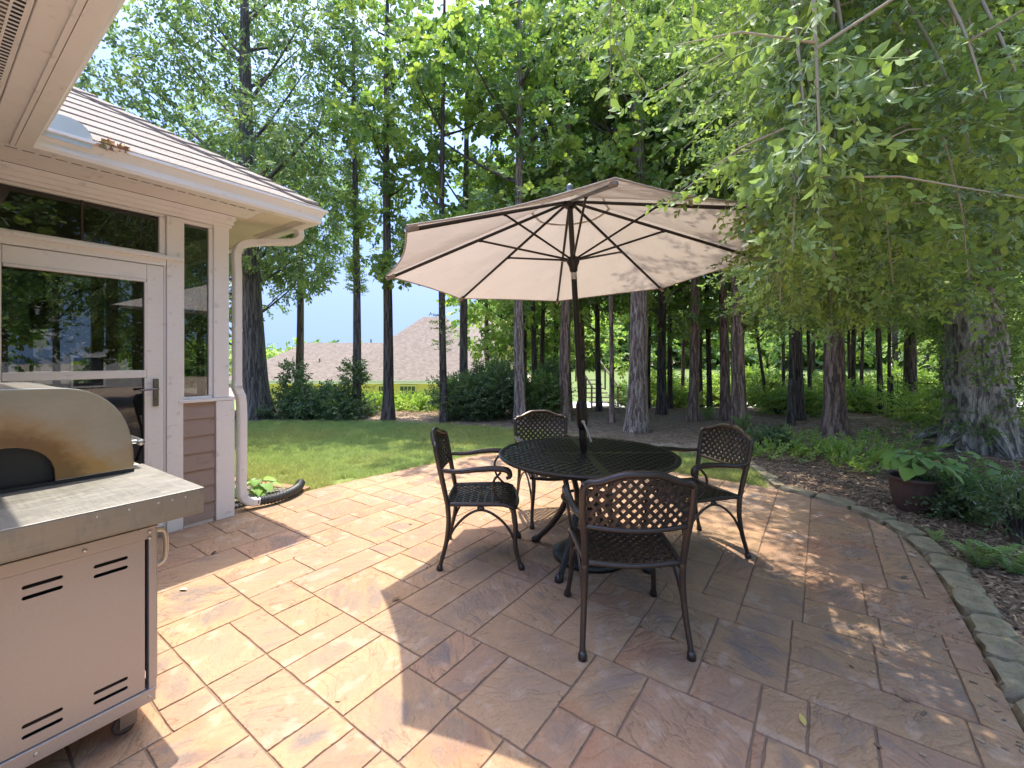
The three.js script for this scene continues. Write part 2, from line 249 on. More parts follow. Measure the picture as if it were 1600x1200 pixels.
{
  const N = 2048, pw = NX * CELL, ph = NZ * CELL, r = rng(9);
  const tone = slabs.map(() => { const t = r(), q = r(); const base = t < 0.5 ? [0.37, 0.23, 0.13] : t < 0.75 ? [0.36, 0.214, 0.13] : [0.355, 0.226, 0.136]; const k = 0.95 + 0.1 * r(); return { c: base.map((x) => x * k), stain: q < 0.4 ? 0.4 + 0.4 * r() : q < 0.75 ? 0.25 : 0.1, ang: r() < 0.5 ? 0.3 + 0.4 * r() : 1.8 + 0.5 * r(), ox: r() * 50, oy: r() * 50, sx: 0.3 + 0.4 * r(), sy: 0.3 + 0.4 * r(), red: r() < 0.2 ? 0.6 * r() : 0 }; });
  const bump = new Float32Array(N * N);
  const where = (u, v) => { const i = Math.min(NX - 1, Math.floor(u * NX)), j = Math.min(NZ - 1, Math.floor(v * NZ)); return Math.max(0, owner[j * NX + i]); };
  const col = texture(N, N, (u, v) => {
    const id = where(u, v), s = tone[id], S = slabs[id], x = u * pw, z = v * ph, ca = Math.cos(s.ang), sa = Math.sin(s.ang);
    const a = (x * ca + z * sa), b = (-x * sa + z * ca);
    const wx = fbm(x * 5 + s.ox, z * 5 + s.oy, 3) - 0.5;
    const riven = fbm(a * 9 + s.ox + wx * 1.5, b * 30 + s.oy + wx * 4, 4), fine = noise(x * 150, z * 150) * 0.6 + noise(x * 320, z * 320) * 0.4;
    const ridge = 1 - Math.abs(2 * riven - 1);
    bump[Math.floor(v * N + 0.5) * N + Math.floor(u * N + 0.5)] = clamp(0.5 * ridge * ridge + 0.4 * fbm(a * 7 + s.oy, b * 14 + s.ox, 3) + 0.25 * fine);
    const du = ((x + PX0 - (PX0 + S[0] * CELL)) / ((S[1] - S[0]) * CELL) - s.sx), dv = ((z - S[2] * CELL) / ((S[3] - S[2]) * CELL) - s.sy);
    const blob = clamp(1.25 - 2.1 * Math.hypot(du, dv) + 1.7 * (fbm(a * 6 + s.oy, b * 16 + s.ox, 4) - 0.5));
    const speck = sstep(0.42, 0.7, riven * 0.6 + fine * 0.5);
    let st = s.stain * sstep(0.25, 0.95, blob) * (0.45 + 0.75 * speck);
    st = Math.max(st, 0.55 * sstep(0.6, 0.78, fbm(a * 5 + 3, b * 12 + 9, 5)) * speck);
    const crease = sstep(0.035, 0.0, Math.abs(riven - 0.47)) * sstep(0.45, 0.65, fbm(x * 6 + 11, z * 6 + s.ox, 3));
    const big = 0.84 + 0.34 * fbm(x * 1.1, z * 1.1, 3), k = (1 - 0.4 * crease) * big * (0.88 + 0.24 * fine) * (0.92 + 0.18 * riven), rd = s.red * sstep(0.4, 0.75, fbm(x * 7 + s.ox, z * 7, 3));
    const pale = 0.35 * sstep(0.62, 0.8, fbm(x * 14 + s.oy, z * 14, 3));
    return [lerp(lerp(s.c[0] * k, 0.16, st), 0.5, pale * (1 - st)) * (1 - 0.12 * rd), lerp(lerp(s.c[1] * k, 0.135, st), 0.38, pale * (1 - st)) * (1 - 0.4 * rd), lerp(lerp(s.c[2] * k, 0.125, st), 0.3, pale * (1 - st)) * (1 - 0.45 * rd)];
  });
  const bmp = texture(N, N, (u, v) => bump[Math.floor(v * N + 0.5) * N + Math.floor(u * N + 0.5)], false);
  const stone = mat(null, 0.78, { map: col, bumpMap: bmp, bumpScale: 0.012 });
  const clip = (poly, [ax, az], [bx, bz]) => { const out = [], side = ([x, z]) => (bx - ax) * (z - az) - (bz - az) * (x - ax); for (let i = 0; i < poly.length; i++) { const p = poly[i], q = poly[(i + 1) % poly.length], a = side(p), b = side(q); if (a >= 0) out.push(p); if ((a >= 0) !== (b >= 0)) { const t = a / (a - b); out.push([lerp(p[0], q[0], t), lerp(p[1], q[1], t)]); } } return out; };
  let area = 0; PATIO.forEach((p, i) => { const q = PATIO[(i + 1) % PATIO.length]; area += p[0] * q[1] - q[0] * p[1]; });
  const edge = area > 0 ? PATIO : [...PATIO].reverse();
  const built = [];
  slabs.forEach((S, id) => {
    const j = 0.0036, x0 = PX0 + S[0] * CELL + j, x1 = PX0 + S[1] * CELL - j, z0 = PZ0 + S[2] * CELL + j, z1 = PZ0 + S[3] * CELL - j;
    const rr = rng(1000 + id), side = (ax, az, bx, bz) => { const o = [], n = 4; for (let i = 0; i < n; i++) { const w = i ? (rr() - 0.5) * 0.005 : 0; o.push([lerp(ax, bx, i / n) + (az !== bz ? w : 0), lerp(az, bz, i / n) + (ax !== bx ? w : 0)]); } return o; };
    let p = [...side(x0, z0, x1, z0), ...side(x1, z0, x1, z1), ...side(x1, z1, x0, z1), ...side(x0, z1, x0, z0)];
    for (let i = 0; i < edge.length && p.length > 2; i++) p = clip(p, edge[i], edge[(i + 1) % edge.length]);
    if (p.length < 3) return;
    const cx = p.reduce((s, q) => s + q[0], 0) / p.length, cz = p.reduce((s, q) => s + q[1], 0) / p.length;
    let A = 0; p.forEach((q, i) => { const w = p[(i + 1) % p.length]; A += q[0] * w[1] - w[0] * q[1]; }); A = Math.abs(A / 2); if (A < 0.0012) return;
    const n = p.length, pos = [], uv = [], idx = [], sh = Math.min(0.004, Math.sqrt(A) * 0.1), dy = (rr() - 0.5) * 0.0016, tx = (rr() - 0.5) * 0.004, tz = (rr() - 0.5) * 0.004;
    const put = (x, y, z) => { pos.push(x, y, z); uv.push((x - PX0) / pw, (z - PZ0) / ph); };
    p.forEach(([x, z]) => put(x, -0.02, z)); p.forEach(([x, z]) => put(x, -0.003, z));
    p.forEach(([x, z]) => { const l = Math.hypot(x - cx, z - cz) || 1; const X = x - (x - cx) / l * sh, Z = z - (z - cz) / l * sh; put(X, dy + (X - cx) * tx + (Z - cz) * tz, Z); }); put(cx, dy, cz);
    for (let i = 0; i < n; i++) { const k = (i + 1) % n; for (const o of [0, n]) idx.push(o + i, o + k, o + n + i, o + k, o + n + k, o + n + i); idx.push(2 * n + i, 2 * n + k, 3 * n); }
    const g = new THREE.BufferGeometry(); g.setAttribute('position', new THREE.Float32BufferAttribute(pos, 3)); g.setAttribute('uv', new THREE.Float32BufferAttribute(uv, 2)); g.setIndex(idx); g.computeVertexNormals();
    built.push([depthOf(cx, cz) < 0.9 || sideOf(cx, cz) < -1.25 * depthOf(cx, cz) ? 1e3 - A : Math.hypot(cx, cz) - A, g]);
  });
  built.sort((a, b) => a[0] - b[0]);
  built.slice(0, 299).forEach(([, g]) => part('slab', g, stone, patio));
  if (built.length > 299) part('small_slabs', built.slice(299).map((b) => b[1]), stone, patio, { kind: 'stuff' });
  console.log('slabs', built.length);
}

// ------------------------------------------------------------------ screened porch of the house
const paintBump = texture(256, 256, (u, v) => fbm(u * 6, v * 64, 3, 256), false, [1, 1]);
const paintTex = texture(512, 512, (u, v) => { const a = fbm(u * 8, v * 8, 4, 8), b = fbm(u * 50, v * 50, 2, 256), d = sstep(0.7, 0.85, fbm(u * 20, v * 30, 3, 256)); const k = 0.93 + 0.1 * a + 0.05 * b - 0.16 * d; return [k, k * (1 - 0.02 * d), k * (1 - 0.05 * d)]; }, true, [0.8, 0.8]);
const paint = mat([0.88, 0.85, 0.82], 0.55, { map: paintTex, bumpMap: paintBump, bumpScale: 0.0008 });
const cream = mat([0.74, 0.67, 0.55], 0.6, { map: paintTex });
const metalPaint = mat([0.88, 0.85, 0.81], 0.42, { map: paintTex });
const sidingM = mat([0.36, 0.275, 0.23], 0.7, { map: paintTex, bumpMap: paintBump, bumpScale: 0.0015 });
const darkWood = mat([0.06, 0.042, 0.03], 0.8);
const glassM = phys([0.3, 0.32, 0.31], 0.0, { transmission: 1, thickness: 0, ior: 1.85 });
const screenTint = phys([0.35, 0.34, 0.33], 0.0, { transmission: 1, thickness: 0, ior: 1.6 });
const darkMetal = mat([0.025, 0.025, 0.026], 0.5, { metalness: 0.3 });
const WX = -4.14;                                                   // face of the porch wall; it looks along +x
const house = thing('house', 'pink-beige house with glazed porch, white gutters and brown shingle roof beside the patio', 'house');
{
  const P = (name, geo, m, o) => part(name, Array.isArray(geo) ? geo.map((g) => metricUV(g)) : metricUV(geo), m, house, o);
  // posts, jambs and boards of the wall that faces the patio
  P('corner_post', [rspan(WX - 0.1, WX + 0.012, 1.03, 2.56, -1.6, -1.485), rspan(WX - 0.1, WX + 0.02, 0, 1.0, -1.64, -1.5), rspan(WX - 0.1, WX + 0.022, 1.002, 1.028, -1.645, -1.24)], paint);
  P('door_post', [rspan(WX - 0.1, WX + 0.016, 0, 2.47, -1.272, -1.165), rspan(WX - 0.1, WX + 0.004, 0, 2.12, -1.163, -1.15)], paint);
  P('door_post', [rspan(WX - 0.1, WX + 0.016, 0, 2.13, -0.205, -0.05)], paint);
  P('door_head', [rspan(WX - 0.1, WX + 0.01, 2.075, 2.15, -1.163, -0.208), rspan(WX - 0.02, WX + 0.045, 2.125, 2.152, -1.27, 0.44)], paint);
  P('frieze_board', [rspan(WX - 0.1, WX + 0.018, 2.475, 2.5745, -1.62, 0.44), rspan(WX + 0.019, WX + 0.034, 2.5, 2.5755, -1.63, 0.44), rspan(WX + 0.035, WX + 0.05, 2.535, 2.575, -1.64, 0.44)], paint);
  for (const z of [-0.7, -0.2]) P('transom_stop', rspan(WX - 0.05, WX - 0.02, 2.153, 2.474, z - 0.006, z + 0.006, 0.002), darkWood);
  const tw = P('transom_window', [rspan(WX - 0.06, WX - 0.006, 2.153, 2.172, -1.163, 0.44), rspan(WX - 0.06, WX - 0.006, 2.456, 2.474, -1.163, 0.44), rspan(WX - 0.06, WX - 0.006, 2.173, 2.455, -1.163, -1.125)], paint);
  part('pane', span(WX - 0.036, WX - 0.032, 2.173, 2.455, -1.124, 0.43), screenTint, tw);
  const nw = P('narrow_window', [rspan(WX - 0.06, WX - 0.004, 1.029, 1.05, -1.484, -1.274), rspan(WX - 0.06, WX - 0.004, 2.445, 2.473, -1.484, -1.274), rspan(WX - 0.06, WX - 0.004, 1.051, 2.444, -1.484, -1.455), rspan(WX - 0.06, WX - 0.004, 1.051, 2.444, -1.285, -1.274)], paint);
  part('pane', span(WX - 0.03, WX - 0.026, 1.051, 2.444, -1.454, -1.286), glassM, nw);
  // clapboards under the narrow window
  for (let i = 0; i < 7; i++) { const y0 = 0.03 + i * 0.14, y1 = Math.min(1.0, y0 + 0.165); const s = extrude([[-0.05, 0], [0.012, 0], [0.0, y1 - y0], [-0.05, y1 - y0]], 0.224); s.translate(WX - 0.004 + (i % 2) * 0.0006, y0, -1.498); P('siding_board', s, sidingM); }
  P('base_trim', rspan(WX - 0.09, WX - 0.002, -0.02, 0.028, -1.49, -1.28), paint);
  P('door_sill', rspan(WX - 0.1, WX + 0.05, 0.002, 0.05, -1.15, -0.2), mat([0.3, 0.27, 0.25], 0.5));
  // storm door
  const door = P('door', [rspan(WX - 0.035, WX + 0.006, 0.06, 2.07, -1.148, -1.045), rspan(WX - 0.035, WX + 0.006, 0.06, 2.07, -0.335, -0.21), rspan(WX - 0.034, WX + 0.007, 1.955, 2.068, -1.044, -0.336), rspan(WX - 0.034, WX + 0.009, 1.215, 1.272, -1.044, -0.336), rspan(WX - 0.034, WX + 0.007, 0.06, 0.24, -1.044, -0.336),
    rspan(WX - 0.01, WX + 0.013, 1.935, 1.954, -1.04, -0.34), rspan(WX - 0.01, WX + 0.012, 1.273, 1.935, -1.044, -1.03), rspan(WX - 0.01, WX + 0.012, 0.241, 1.214, -1.044, -1.03)], paint);
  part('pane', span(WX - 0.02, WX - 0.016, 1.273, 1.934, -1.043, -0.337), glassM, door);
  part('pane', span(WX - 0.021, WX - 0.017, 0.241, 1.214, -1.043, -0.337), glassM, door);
  part('handle', [rbox(0.012, 0.21, 0.036, 0.005, WX + 0.014, 1.1, -1.098), tube([[WX + 0.016, 1.13, -1.098], [WX + 0.06, 1.13, -1.098], [WX + 0.066, 1.128, -1.06], [WX + 0.06, 1.125, -0.99]], 0.008, 8, 10), cyl(0.008, 0.008, 0.016, 10, WX + 0.022, 1.05, -1.098)], mat([0.22, 0.21, 0.2], 0.35, { metalness: 0.9 }), door, { label: 'brushed metal lever handle' });
  // porch shell: north and west sides with openings, floor, ceiling, inner wall
  const shell = [];
  const brownM = mat([0.17, 0.125, 0.095], 0.8);
  for (const x of [-5.25, -6.4, -7.55]) P('porch_post', rspan(x - 0.06, x + 0.06, 1.03, 2.47, -1.6, -1.5), brownM);
  for (const z of [-0.5, 0.9]) P('porch_post', rspan(-8.3, -8.2, 1.03, 2.47, z - 0.06, z + 0.06), brownM);
  P('porch_post', [rspan(-8.3, -8.2, 0, 2.5, -1.6, -1.48)], brownM);
  P('knee_wall', [span(-8.2, WX - 0.11, 0, 1.02, -1.595, -1.5), span(-8.3, -8.2, 0, 1.02, -1.47, 2.4)], brownM);
  P('porch_header', [span(-8.2, WX - 0.11, 2.47, 2.574, -1.6, -1.49), span(-8.3, -8.2, 2.47, 2.574, -1.47, 2.4)], brownM);
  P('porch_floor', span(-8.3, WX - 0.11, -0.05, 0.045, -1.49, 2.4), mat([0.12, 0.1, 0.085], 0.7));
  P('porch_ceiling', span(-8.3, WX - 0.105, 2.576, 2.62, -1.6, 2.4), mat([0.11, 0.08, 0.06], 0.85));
  for (let i = 0; i < 6; i++) P('ceiling_batten', span(-8.2, WX - 0.11, 2.566, 2.575, -1.3 + i * 0.6 - 0.01, -1.3 + i * 0.6 + 0.01), darkWood);
  for (const x of [-5.3, -6.5, -7.7]) P('ceiling_batten', span(x - 0.01, x + 0.01, 2.562, 2.5655, -1.49, 2.4), darkWood);
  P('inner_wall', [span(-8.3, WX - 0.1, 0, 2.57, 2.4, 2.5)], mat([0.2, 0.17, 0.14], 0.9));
  P('screen_wall', [span(WX - 0.1, WX, 0, 2.12, -0.045, 0.45)], paint);
  // the wall of the main house behind the viewpoint
  for (let i = 0; i < 18; i++) { const s = extrude([[0, 0], [0.02, 0], [0.006, 0.16], [0, 0.16]], 2.75); s.rotateY(Math.PI / 2); s.translate(WX + 0.01, i * 0.143, 0.47); P('siding_board', s, sidingM); }
  P('house_wall', span(WX - 0.1, -1.38, 0, 2.57, 0.472, 0.6), sidingM);
  P('house_wall', span(-1.48, -1.38, 0, 2.57, 0.6, 5), sidingM);
  // soffits with their vent slots
  const slots = (n, x0, dx, w, z0, h) => { const o = []; for (let i = 0; i < n; i++) { const a = x0 + i * dx; o.push([[a, z0], [a + w, z0], [a + w, z0 + h], [a, z0 + h]]); } return o; };
  { // porch soffit, east side: lies in z, slots near the gutter
    const s = extrude([[-1.72, 0], [-1.72, -0.38], [0.7, -0.38], [0.7, 0]], 0.003, { holes: slots(34, -1.66, 0.068, 0.05, -0.3, 0.022) });
    // shape x runs along z, shape y is the distance from the wall
    place(s, 0, -1, 0, WX + 0.053, 0, 0, 1, 2.576, 1, 0, 0, 0, 0, 0, 0, 1); P('soffit', s, paint);
    P('soffit_cavity', [span(WX + 0.02, -3.7, 2.68, 2.69, -1.7, 0.4)], mat([0.3, 0.22, 0.16], 0.9));
  }
  { // porch soffit, north side, and the corner
    const s = extrude([[WX - 4.2, 0], [WX + 0.06, 0], [WX + 0.06, -0.097], [-3.7, -0.097], [-3.7, -0.455], [WX - 4.2, -0.455]], 0.003, { holes: slots(28, WX - 0.45, 0.031, 0.018, -0.43, 0.075) });
    place(s, 1, 0, 0, 0, 0, 0, 1, 2.5755, 0, 1, 0, -1.625, 0, 0, 0, 1); P('soffit', s, cream);
    P('soffit_cavity', [span(-8.3, -3.75, 2.68, 2.69, -2.1, -1.64)], mat([0.3, 0.22, 0.16], 0.9));
  }
  { // main house soffit with a perforated vent strip
    const holes = [], hx = []; for (let i = 0; i < 88; i++) for (let k = 0; k < 3; k++) holes.push([[-4.0 + i * 0.03, 0.115 + k * 0.034], [-4.0 + i * 0.03 + 0.021, 0.115 + k * 0.034], [-4.0 + i * 0.03 + 0.021, 0.115 + k * 0.034 + 0.027], [-4.0 + i * 0.03, 0.115 + k * 0.034 + 0.027]]);
    const s = extrude([[-4.12, 0.1], [-1.25, 0.1], [-1.25, 0.82], [-4.12, 0.82]], 0.003, { holes });
    place(s, 1, 0, 0, 0, 0, 0, 1, 2.5765, 0, 1, 0, -0.35, 0, 0, 0, 1); P('soffit', s, paint);
    P('soffit_board', [rspan(-3.69, -1.25, 2.57, 2.592, -0.352, -0.252)], paint);
    P('soffit_cavity', [span(-4.1, -1.27, 2.66, 2.67, -0.22, 0.42)], mat([0.3, 0.22, 0.16], 0.9));
  }
  // K-style gutters: profile in (out, up)
  const prof = [[0, 0], [0.06, 0], [0.072, 0.02], [0.07, 0.055], [0.085, 0.082], [0.095, 0.1], [0.11, 0.105], [0.11, 0.122], [0.101, 0.122], [0.098, 0.11], [0.085, 0.108], [0.06, 0.06], [0.055, 0.006], [0.006, 0.006], [0.006, 0.122], [0, 0.122]];
  const run = (a, b, ma, mb, dir) => { // from a to b along the eave with mitred ends
    const n = prof.length, pos = [], idx = []; for (const [q, mm] of [[a, ma], [b, mb]]) prof.forEach(([o, u]) => { pos.push(...dir(q + mm * o, o, u)); });
    for (let i = 0; i < n; i++) { const k = (i + 1) % n; idx.push(i, k, n + i, k, n + k, n + i); }
    const sh = THREE.ShapeUtils.triangulateShape(prof.map((p) => new THREE.Vector2(...p)), []); for (const t of sh) { idx.push(t[0], t[1], t[2]); idx.push(n + t[0], n + t[2], n + t[1]); }
    const g = new THREE.BufferGeometry(); g.setAttribute('position', new THREE.Float32BufferAttribute(pos, 3)); g.setIndex(idx); const q = g.toNonIndexed(); q.computeVertexNormals(); return q;
  };
  const EX = -3.7, NZE = -2.08, MZ = -0.35, GY = 2.558;              // fascia planes of the three eaves
  P('gutter', run(NZE, MZ, -1, -1, (t, o, u) => [EX + o, GY + u, t]), metalPaint);
  P('gutter', run(-8.8, EX, 0, 1, (t, o, u) => [t, GY + u, NZE - o]), metalPaint);
  P('gutter', run(EX, -1.2, 1, 0, (t, o, u) => [t, GY + u, MZ - o]), metalPaint);
  P('fascia', [span(EX - 0.02, EX - 0.002, 2.56, 2.7, NZE + 0.003, MZ + 0.02), span(-8.8, EX - 0.003, 2.56, 2.7, NZE + 0.002, NZE + 0.02), span(EX - 0.003, -1.2, 2.56, 2.7, MZ + 0.002, MZ + 0.02)], metalPaint);
  // roofs: courses of shingles on the east, north and main slopes, caps along the hip
  const shTex = texture(512, 512, (u, v) => { const k = 0.55 + 0.45 * noise(u * 256, v * 256, 256) + 0.35 * (fbm(u * 16, v * 4, 3, 16) - 0.5); return [0.33 * k, 0.285 * k, 0.24 * k]; }, true, [1.6, 1.6]);
  const shBump = texture(512, 512, (u, v) => noise(u * 256, v * 256, 256), false, [1.6, 1.6]);
  const shM = mat(null, 0.95, { map: shTex, bumpMap: shBump, bumpScale: 0.003 });
  const pitch = 0.64, cs = 0.2, nC = 12, ey = 2.69, sl = Math.hypot(1, pitch);
  const course = (name, f, a0, b0, a1, b1, i) => { // a wedge strip: butt edge a0..b0, head a1..b1; f(along, run, lift)
    const r0 = i * cs / sl, r1 = (i + 1.12) * cs / sl, pos = [], idx = [];
    for (const [a, b, r, l] of [[a0, b0, r0, 0], [a0, b0, r0, 0.014], [a1, b1, r1, 0.002], [a1, b1, r1, -0.004]]) { const n = 10; for (let k = 0; k <= n; k++) pos.push(...f(lerp(a, b, k / n), r + (l === 0.014 || l === 0 ? 0.004 * (noise(k * 1.7 + i * 9, i * 3.1) - 0.5) : 0), l)); }
    for (let q = 0; q < 3; q++) for (let k = 0; k < 10; k++) { const A = q * 11 + k; idx.push(A, A + 1, A + 11, A + 1, A + 12, A + 11); }
    const g = new THREE.BufferGeometry(); g.setAttribute('position', new THREE.Float32BufferAttribute(pos, 3)); g.setIndex(idx); const q = g.toNonIndexed(); q.computeVertexNormals(); P(name, q, shM);
  };
  const x0 = EX + 0.07, z0 = NZE - 0.07, m0 = MZ - 0.07;
  for (let i = 0; i < nC; i++) {
    const r0 = i * cs / sl, r1 = (i + 1.12) * cs / sl;
    course('shingle_course', (a, r, l) => [x0 - r, ey + r * pitch + l, a], z0 + r0, m0 + r0, z0 + r1, m0 + r1, i);
    course('shingle_course', (a, r, l) => [a, ey + r * pitch + l, z0 + r], x0 - r0, -8.8, x0 - r1, -8.8, i);
    course('shingle_course', (a, r, l) => [a, ey + r * pitch + l, m0 + r], x0 - r0, -1.2, x0 - r1, -1.2, i);
  }
  for (let i = 0; i < 15; i++) { // hip caps
    const s = 0.02 + i * 0.135, e = s + 0.19, hp = (q, l) => V(x0 - q, ey + q * pitch + l, z0 + q), w = 0.115, pos = [], idx = [];
    for (const [q, l] of [[s, 0.034], [e, 0.012]]) { const c = hp(q, l); for (const k of [-1, 0, 1]) pos.push(c.x + (k < 0 ? -w : 0), c.y + (k ? 0.004 : 0.014), c.z + (k > 0 ? w : 0)); for (const k of [-1, 0, 1]) pos.push(c.x + (k < 0 ? -w : 0), c.y - 0.014, c.z + (k > 0 ? w : 0)); }
    for (const [a, b, c, d] of [[0, 1, 7, 6], [1, 2, 8, 7], [0, 3, 4, 1], [1, 4, 5, 2], [3, 9, 10, 4], [4, 10, 11, 5], [0, 6, 9, 3], [2, 5, 11, 8]]) idx.push(a, b, c, a, c, d);
    const g = new THREE.BufferGeometry(); g.setAttribute('position', new THREE.Float32BufferAttribute(pos, 3)); g.setIndex(idx); const q = g.toNonIndexed(); q.computeVertexNormals(); P('hip_shingle', q, shM);
  }
  // underlay so that no light leaks between courses
  { const R = 2.2, g = new THREE.BufferGeometry(); const q = (a, b, c, d) => [...a, ...b, ...c, ...a, ...c, ...d]; const y1 = ey - 0.012, y2 = y1 + R * pitch;
    g.setAttribute('position', new THREE.Float32BufferAttribute([...q([x0, y1, z0], [x0, y1, m0], [x0 - R, y2, m0 + R], [x0 - R, y2, z0 + R]), ...q([x0, y1, z0], [-8.8, y1, z0], [-8.8, y2, z0 + R], [x0 - R, y2, z0 + R]), ...q([x0, y1, m0], [-1.2, y1, m0], [-1.2, y2, m0 + R], [x0 - R, y2, m0 + R])], 3)); g.computeVertexNormals(); P('roof_deck', g, darkWood); }
  // splash guard in the valley corner
  { const o = []; for (let i = 0; i <= 10; i++) { const a = i / 10 * Math.PI / 2; o.push([0.08 + 0.1 * Math.sin(a), 0.1 * Math.cos(a)]); } const q = extrude([[-0.04, -0.05], [0.18, -0.05], ...o.reverse(), [-0.04, 0.1]], 0.002); q.rotateY(Math.PI / 2); q.translate(EX + 0.098, 2.68, -0.47); P('splash_guard', q, mat([0.6, 0.64, 0.66], 0.35, { metalness: 0.3 })); }
  // downspout: from the north gutter back to the wall, then down with a jog over the sill
  const dsp = (pts) => { const g = tube(pts, 0.044, 4, 0, true); return g; };
  const rect = (pts, w, d) => { const c = new THREE.CatmullRomCurve3(pts.map((p) => V(...p)), false, 'centripetal'), n = 90, pos = [], idx = [], prev = V(1, 0, 0); for (let i = 0; i <= n; i++) { const p = c.getPoint(i / n), T = c.getTangent(i / n), bend = c.getTangent(Math.min(1, (i + 1) / n)).angleTo(c.getTangent(Math.max(0, (i - 1) / n))); const X = V(0.0, 0, 1).cross(T); let N = X.lengthSq() < 0.01 ? V(1, 0, 0) : V(1, 0, 0); N.sub(T.clone().multiplyScalar(N.dot(T))).normalize(); const B = T.clone().cross(N), k = 1 + (bend > 0.05 ? (i % 2 ? 0.1 : -0.02) : 0); for (let q = 0; q < 16; q++) { const a = q / 16 * 2 * Math.PI, ca = Math.cos(a), sa = Math.sin(a), e = 0.35, x = Math.sign(ca) * Math.pow(Math.abs(ca), e) * w * k * (1 + (q % 2 ? 0.0 : -0.04)), y = Math.sign(sa) * Math.pow(Math.abs(sa), e) * d * k; pos.push(p.x + N.x * x + B.x * y, p.y + N.y * x + B.y * y, p.z + N.z * x + B.z * y); } } for (let i = 0; i < n; i++) for (let q = 0; q < 16; q++) { const a = i * 16 + q, b = i * 16 + (q + 1) % 16; idx.push(a, b, a + 16, b, b + 16, a + 16); } const g = new THREE.BufferGeometry(); g.setAttribute('position', new THREE.Float32BufferAttribute(pos, 3)); g.setIndex(idx); g.computeVertexNormals(); return g.toNonIndexed(); };
  const dx = -4.2;
  P('downspout', [rect([[-4.0, 2.57, -2.14], [-4.0, 2.5, -2.14], [-4.02, 2.455, -2.1], [-4.12, 2.42, -1.9], [dx, 2.37, -1.73], [dx - 0.005, 2.3, -1.69], [dx, 2.1, -1.69], [dx, 1.6, -1.69], [dx, 1.14, -1.69]], 0.043, 0.031), rect([[dx, 1.15, -1.69], [dx, 1.1, -1.69], [dx + 0.006, 1.02, -1.715], [dx + 0.006, 0.9, -1.725], [dx + 0.006, 0.5, -1.725], [dx + 0.006, 0.2, -1.725], [dx + 0.01, 0.12, -1.735], [dx + 0.02, 0.07, -1.79], [dx + 0.03, 0.06, -1.86]], 0.045, 0.033), rspan(dx - 0.04, dx + 0.04, 1.6, 1.62, -1.72, -1.655, 0.002), rspan(dx - 0.04, dx + 0.045, 0.55, 0.57, -1.756, -1.69, 0.002)], metalPaint);
}
// dry leaves caught on the gutter
{ const r = rng(31), L = []; const g = new THREE.BufferGeometry(); g.setAttribute('position', new THREE.Float32BufferAttribute([0, 0, 0, 0.02, 0.006, 0.012, 0.045, 0, 0, 0, 0, 0, 0.045, 0, 0, 0.02, 0.008, -0.012], 3)); g.computeVertexNormals();
  for (let i = 0; i < 110; i++) L.push({ p: [-3.67 + r() * 0.09, 2.67 + r() * 0.03, -0.66 - r() * 0.13 - 0.05 * r()], e: [r() * 3, r() * 6, r() * 3], s: 0.6 + r() * 0.7, c: [0.28 + 0.15 * r(), 0.18 + 0.1 * r(), 0.11] });
  scatter('leaf_litter', g, mat([1, 1, 1], 0.9), L, scene, { label: 'clump of dry brown leaves caught on the gutter edge', category: 'leaves' }); }
// lantern hanging inside the porch
{ const l = thing('hanging_lantern', 'dark hanging lantern seen through the upper door pane', 'lantern', [-6.0, 1.62, -0.75]);
  part('rod', cyl(0.01, 0.01, 0.62, 8, 0, 0.64, 0), darkMetal, l); part('cap', lathe([[0.01, 0.36], [0.06, 0.34], [0.13, 0.28], [0.15, 0.25], [0.0, 0.25]], 16), darkMetal, l);
  part('cage', [...[0, 1, 2, 3, 4, 5].map((k) => { const a = k * Math.PI / 3; return tube([[0.12 * Math.cos(a), 0.26, 0.12 * Math.sin(a)], [0.1 * Math.cos(a), 0.05, 0.1 * Math.sin(a)]], 0.008, 6); }), lathe([[0.0, 0.02], [0.1, 0.03], [0.12, 0.06], [0.0, 0.07]], 16)], darkMetal, l);
  part('glass', cyl(0.1, 0.085, 0.19, 14, 0, 0.16, 0), mat([0.1, 0.095, 0.085], 0.2), l); l.scale.setScalar(0.85); }
// black corrugated drain hose on the gravel
{ const pts = []; const c = new THREE.CatmullRomCurve3([V(-4.17, 0.062, -1.84), V(-4.15, 0.058, -1.98), V(-4.18, 0.062, -2.14), V(-4.26, 0.07, -2.27), V(-4.34, 0.085, -2.34)]), R = []; for (let i = 0; i <= 120; i++) { pts.push(c.getPoint(i / 120)); R.push(0.041 + 0.004 * Math.sin(i * 1.05)); }
  single('drain_hose', [tube(pts, R, 14, 0, false), tube(pts.map((p) => p.clone()), R.map((x) => x - 0.008), 12, 0, false)], mat([0.035, 0.037, 0.04], 0.45), 'black corrugated drain hose at the foot of the downspout', 'hose'); }

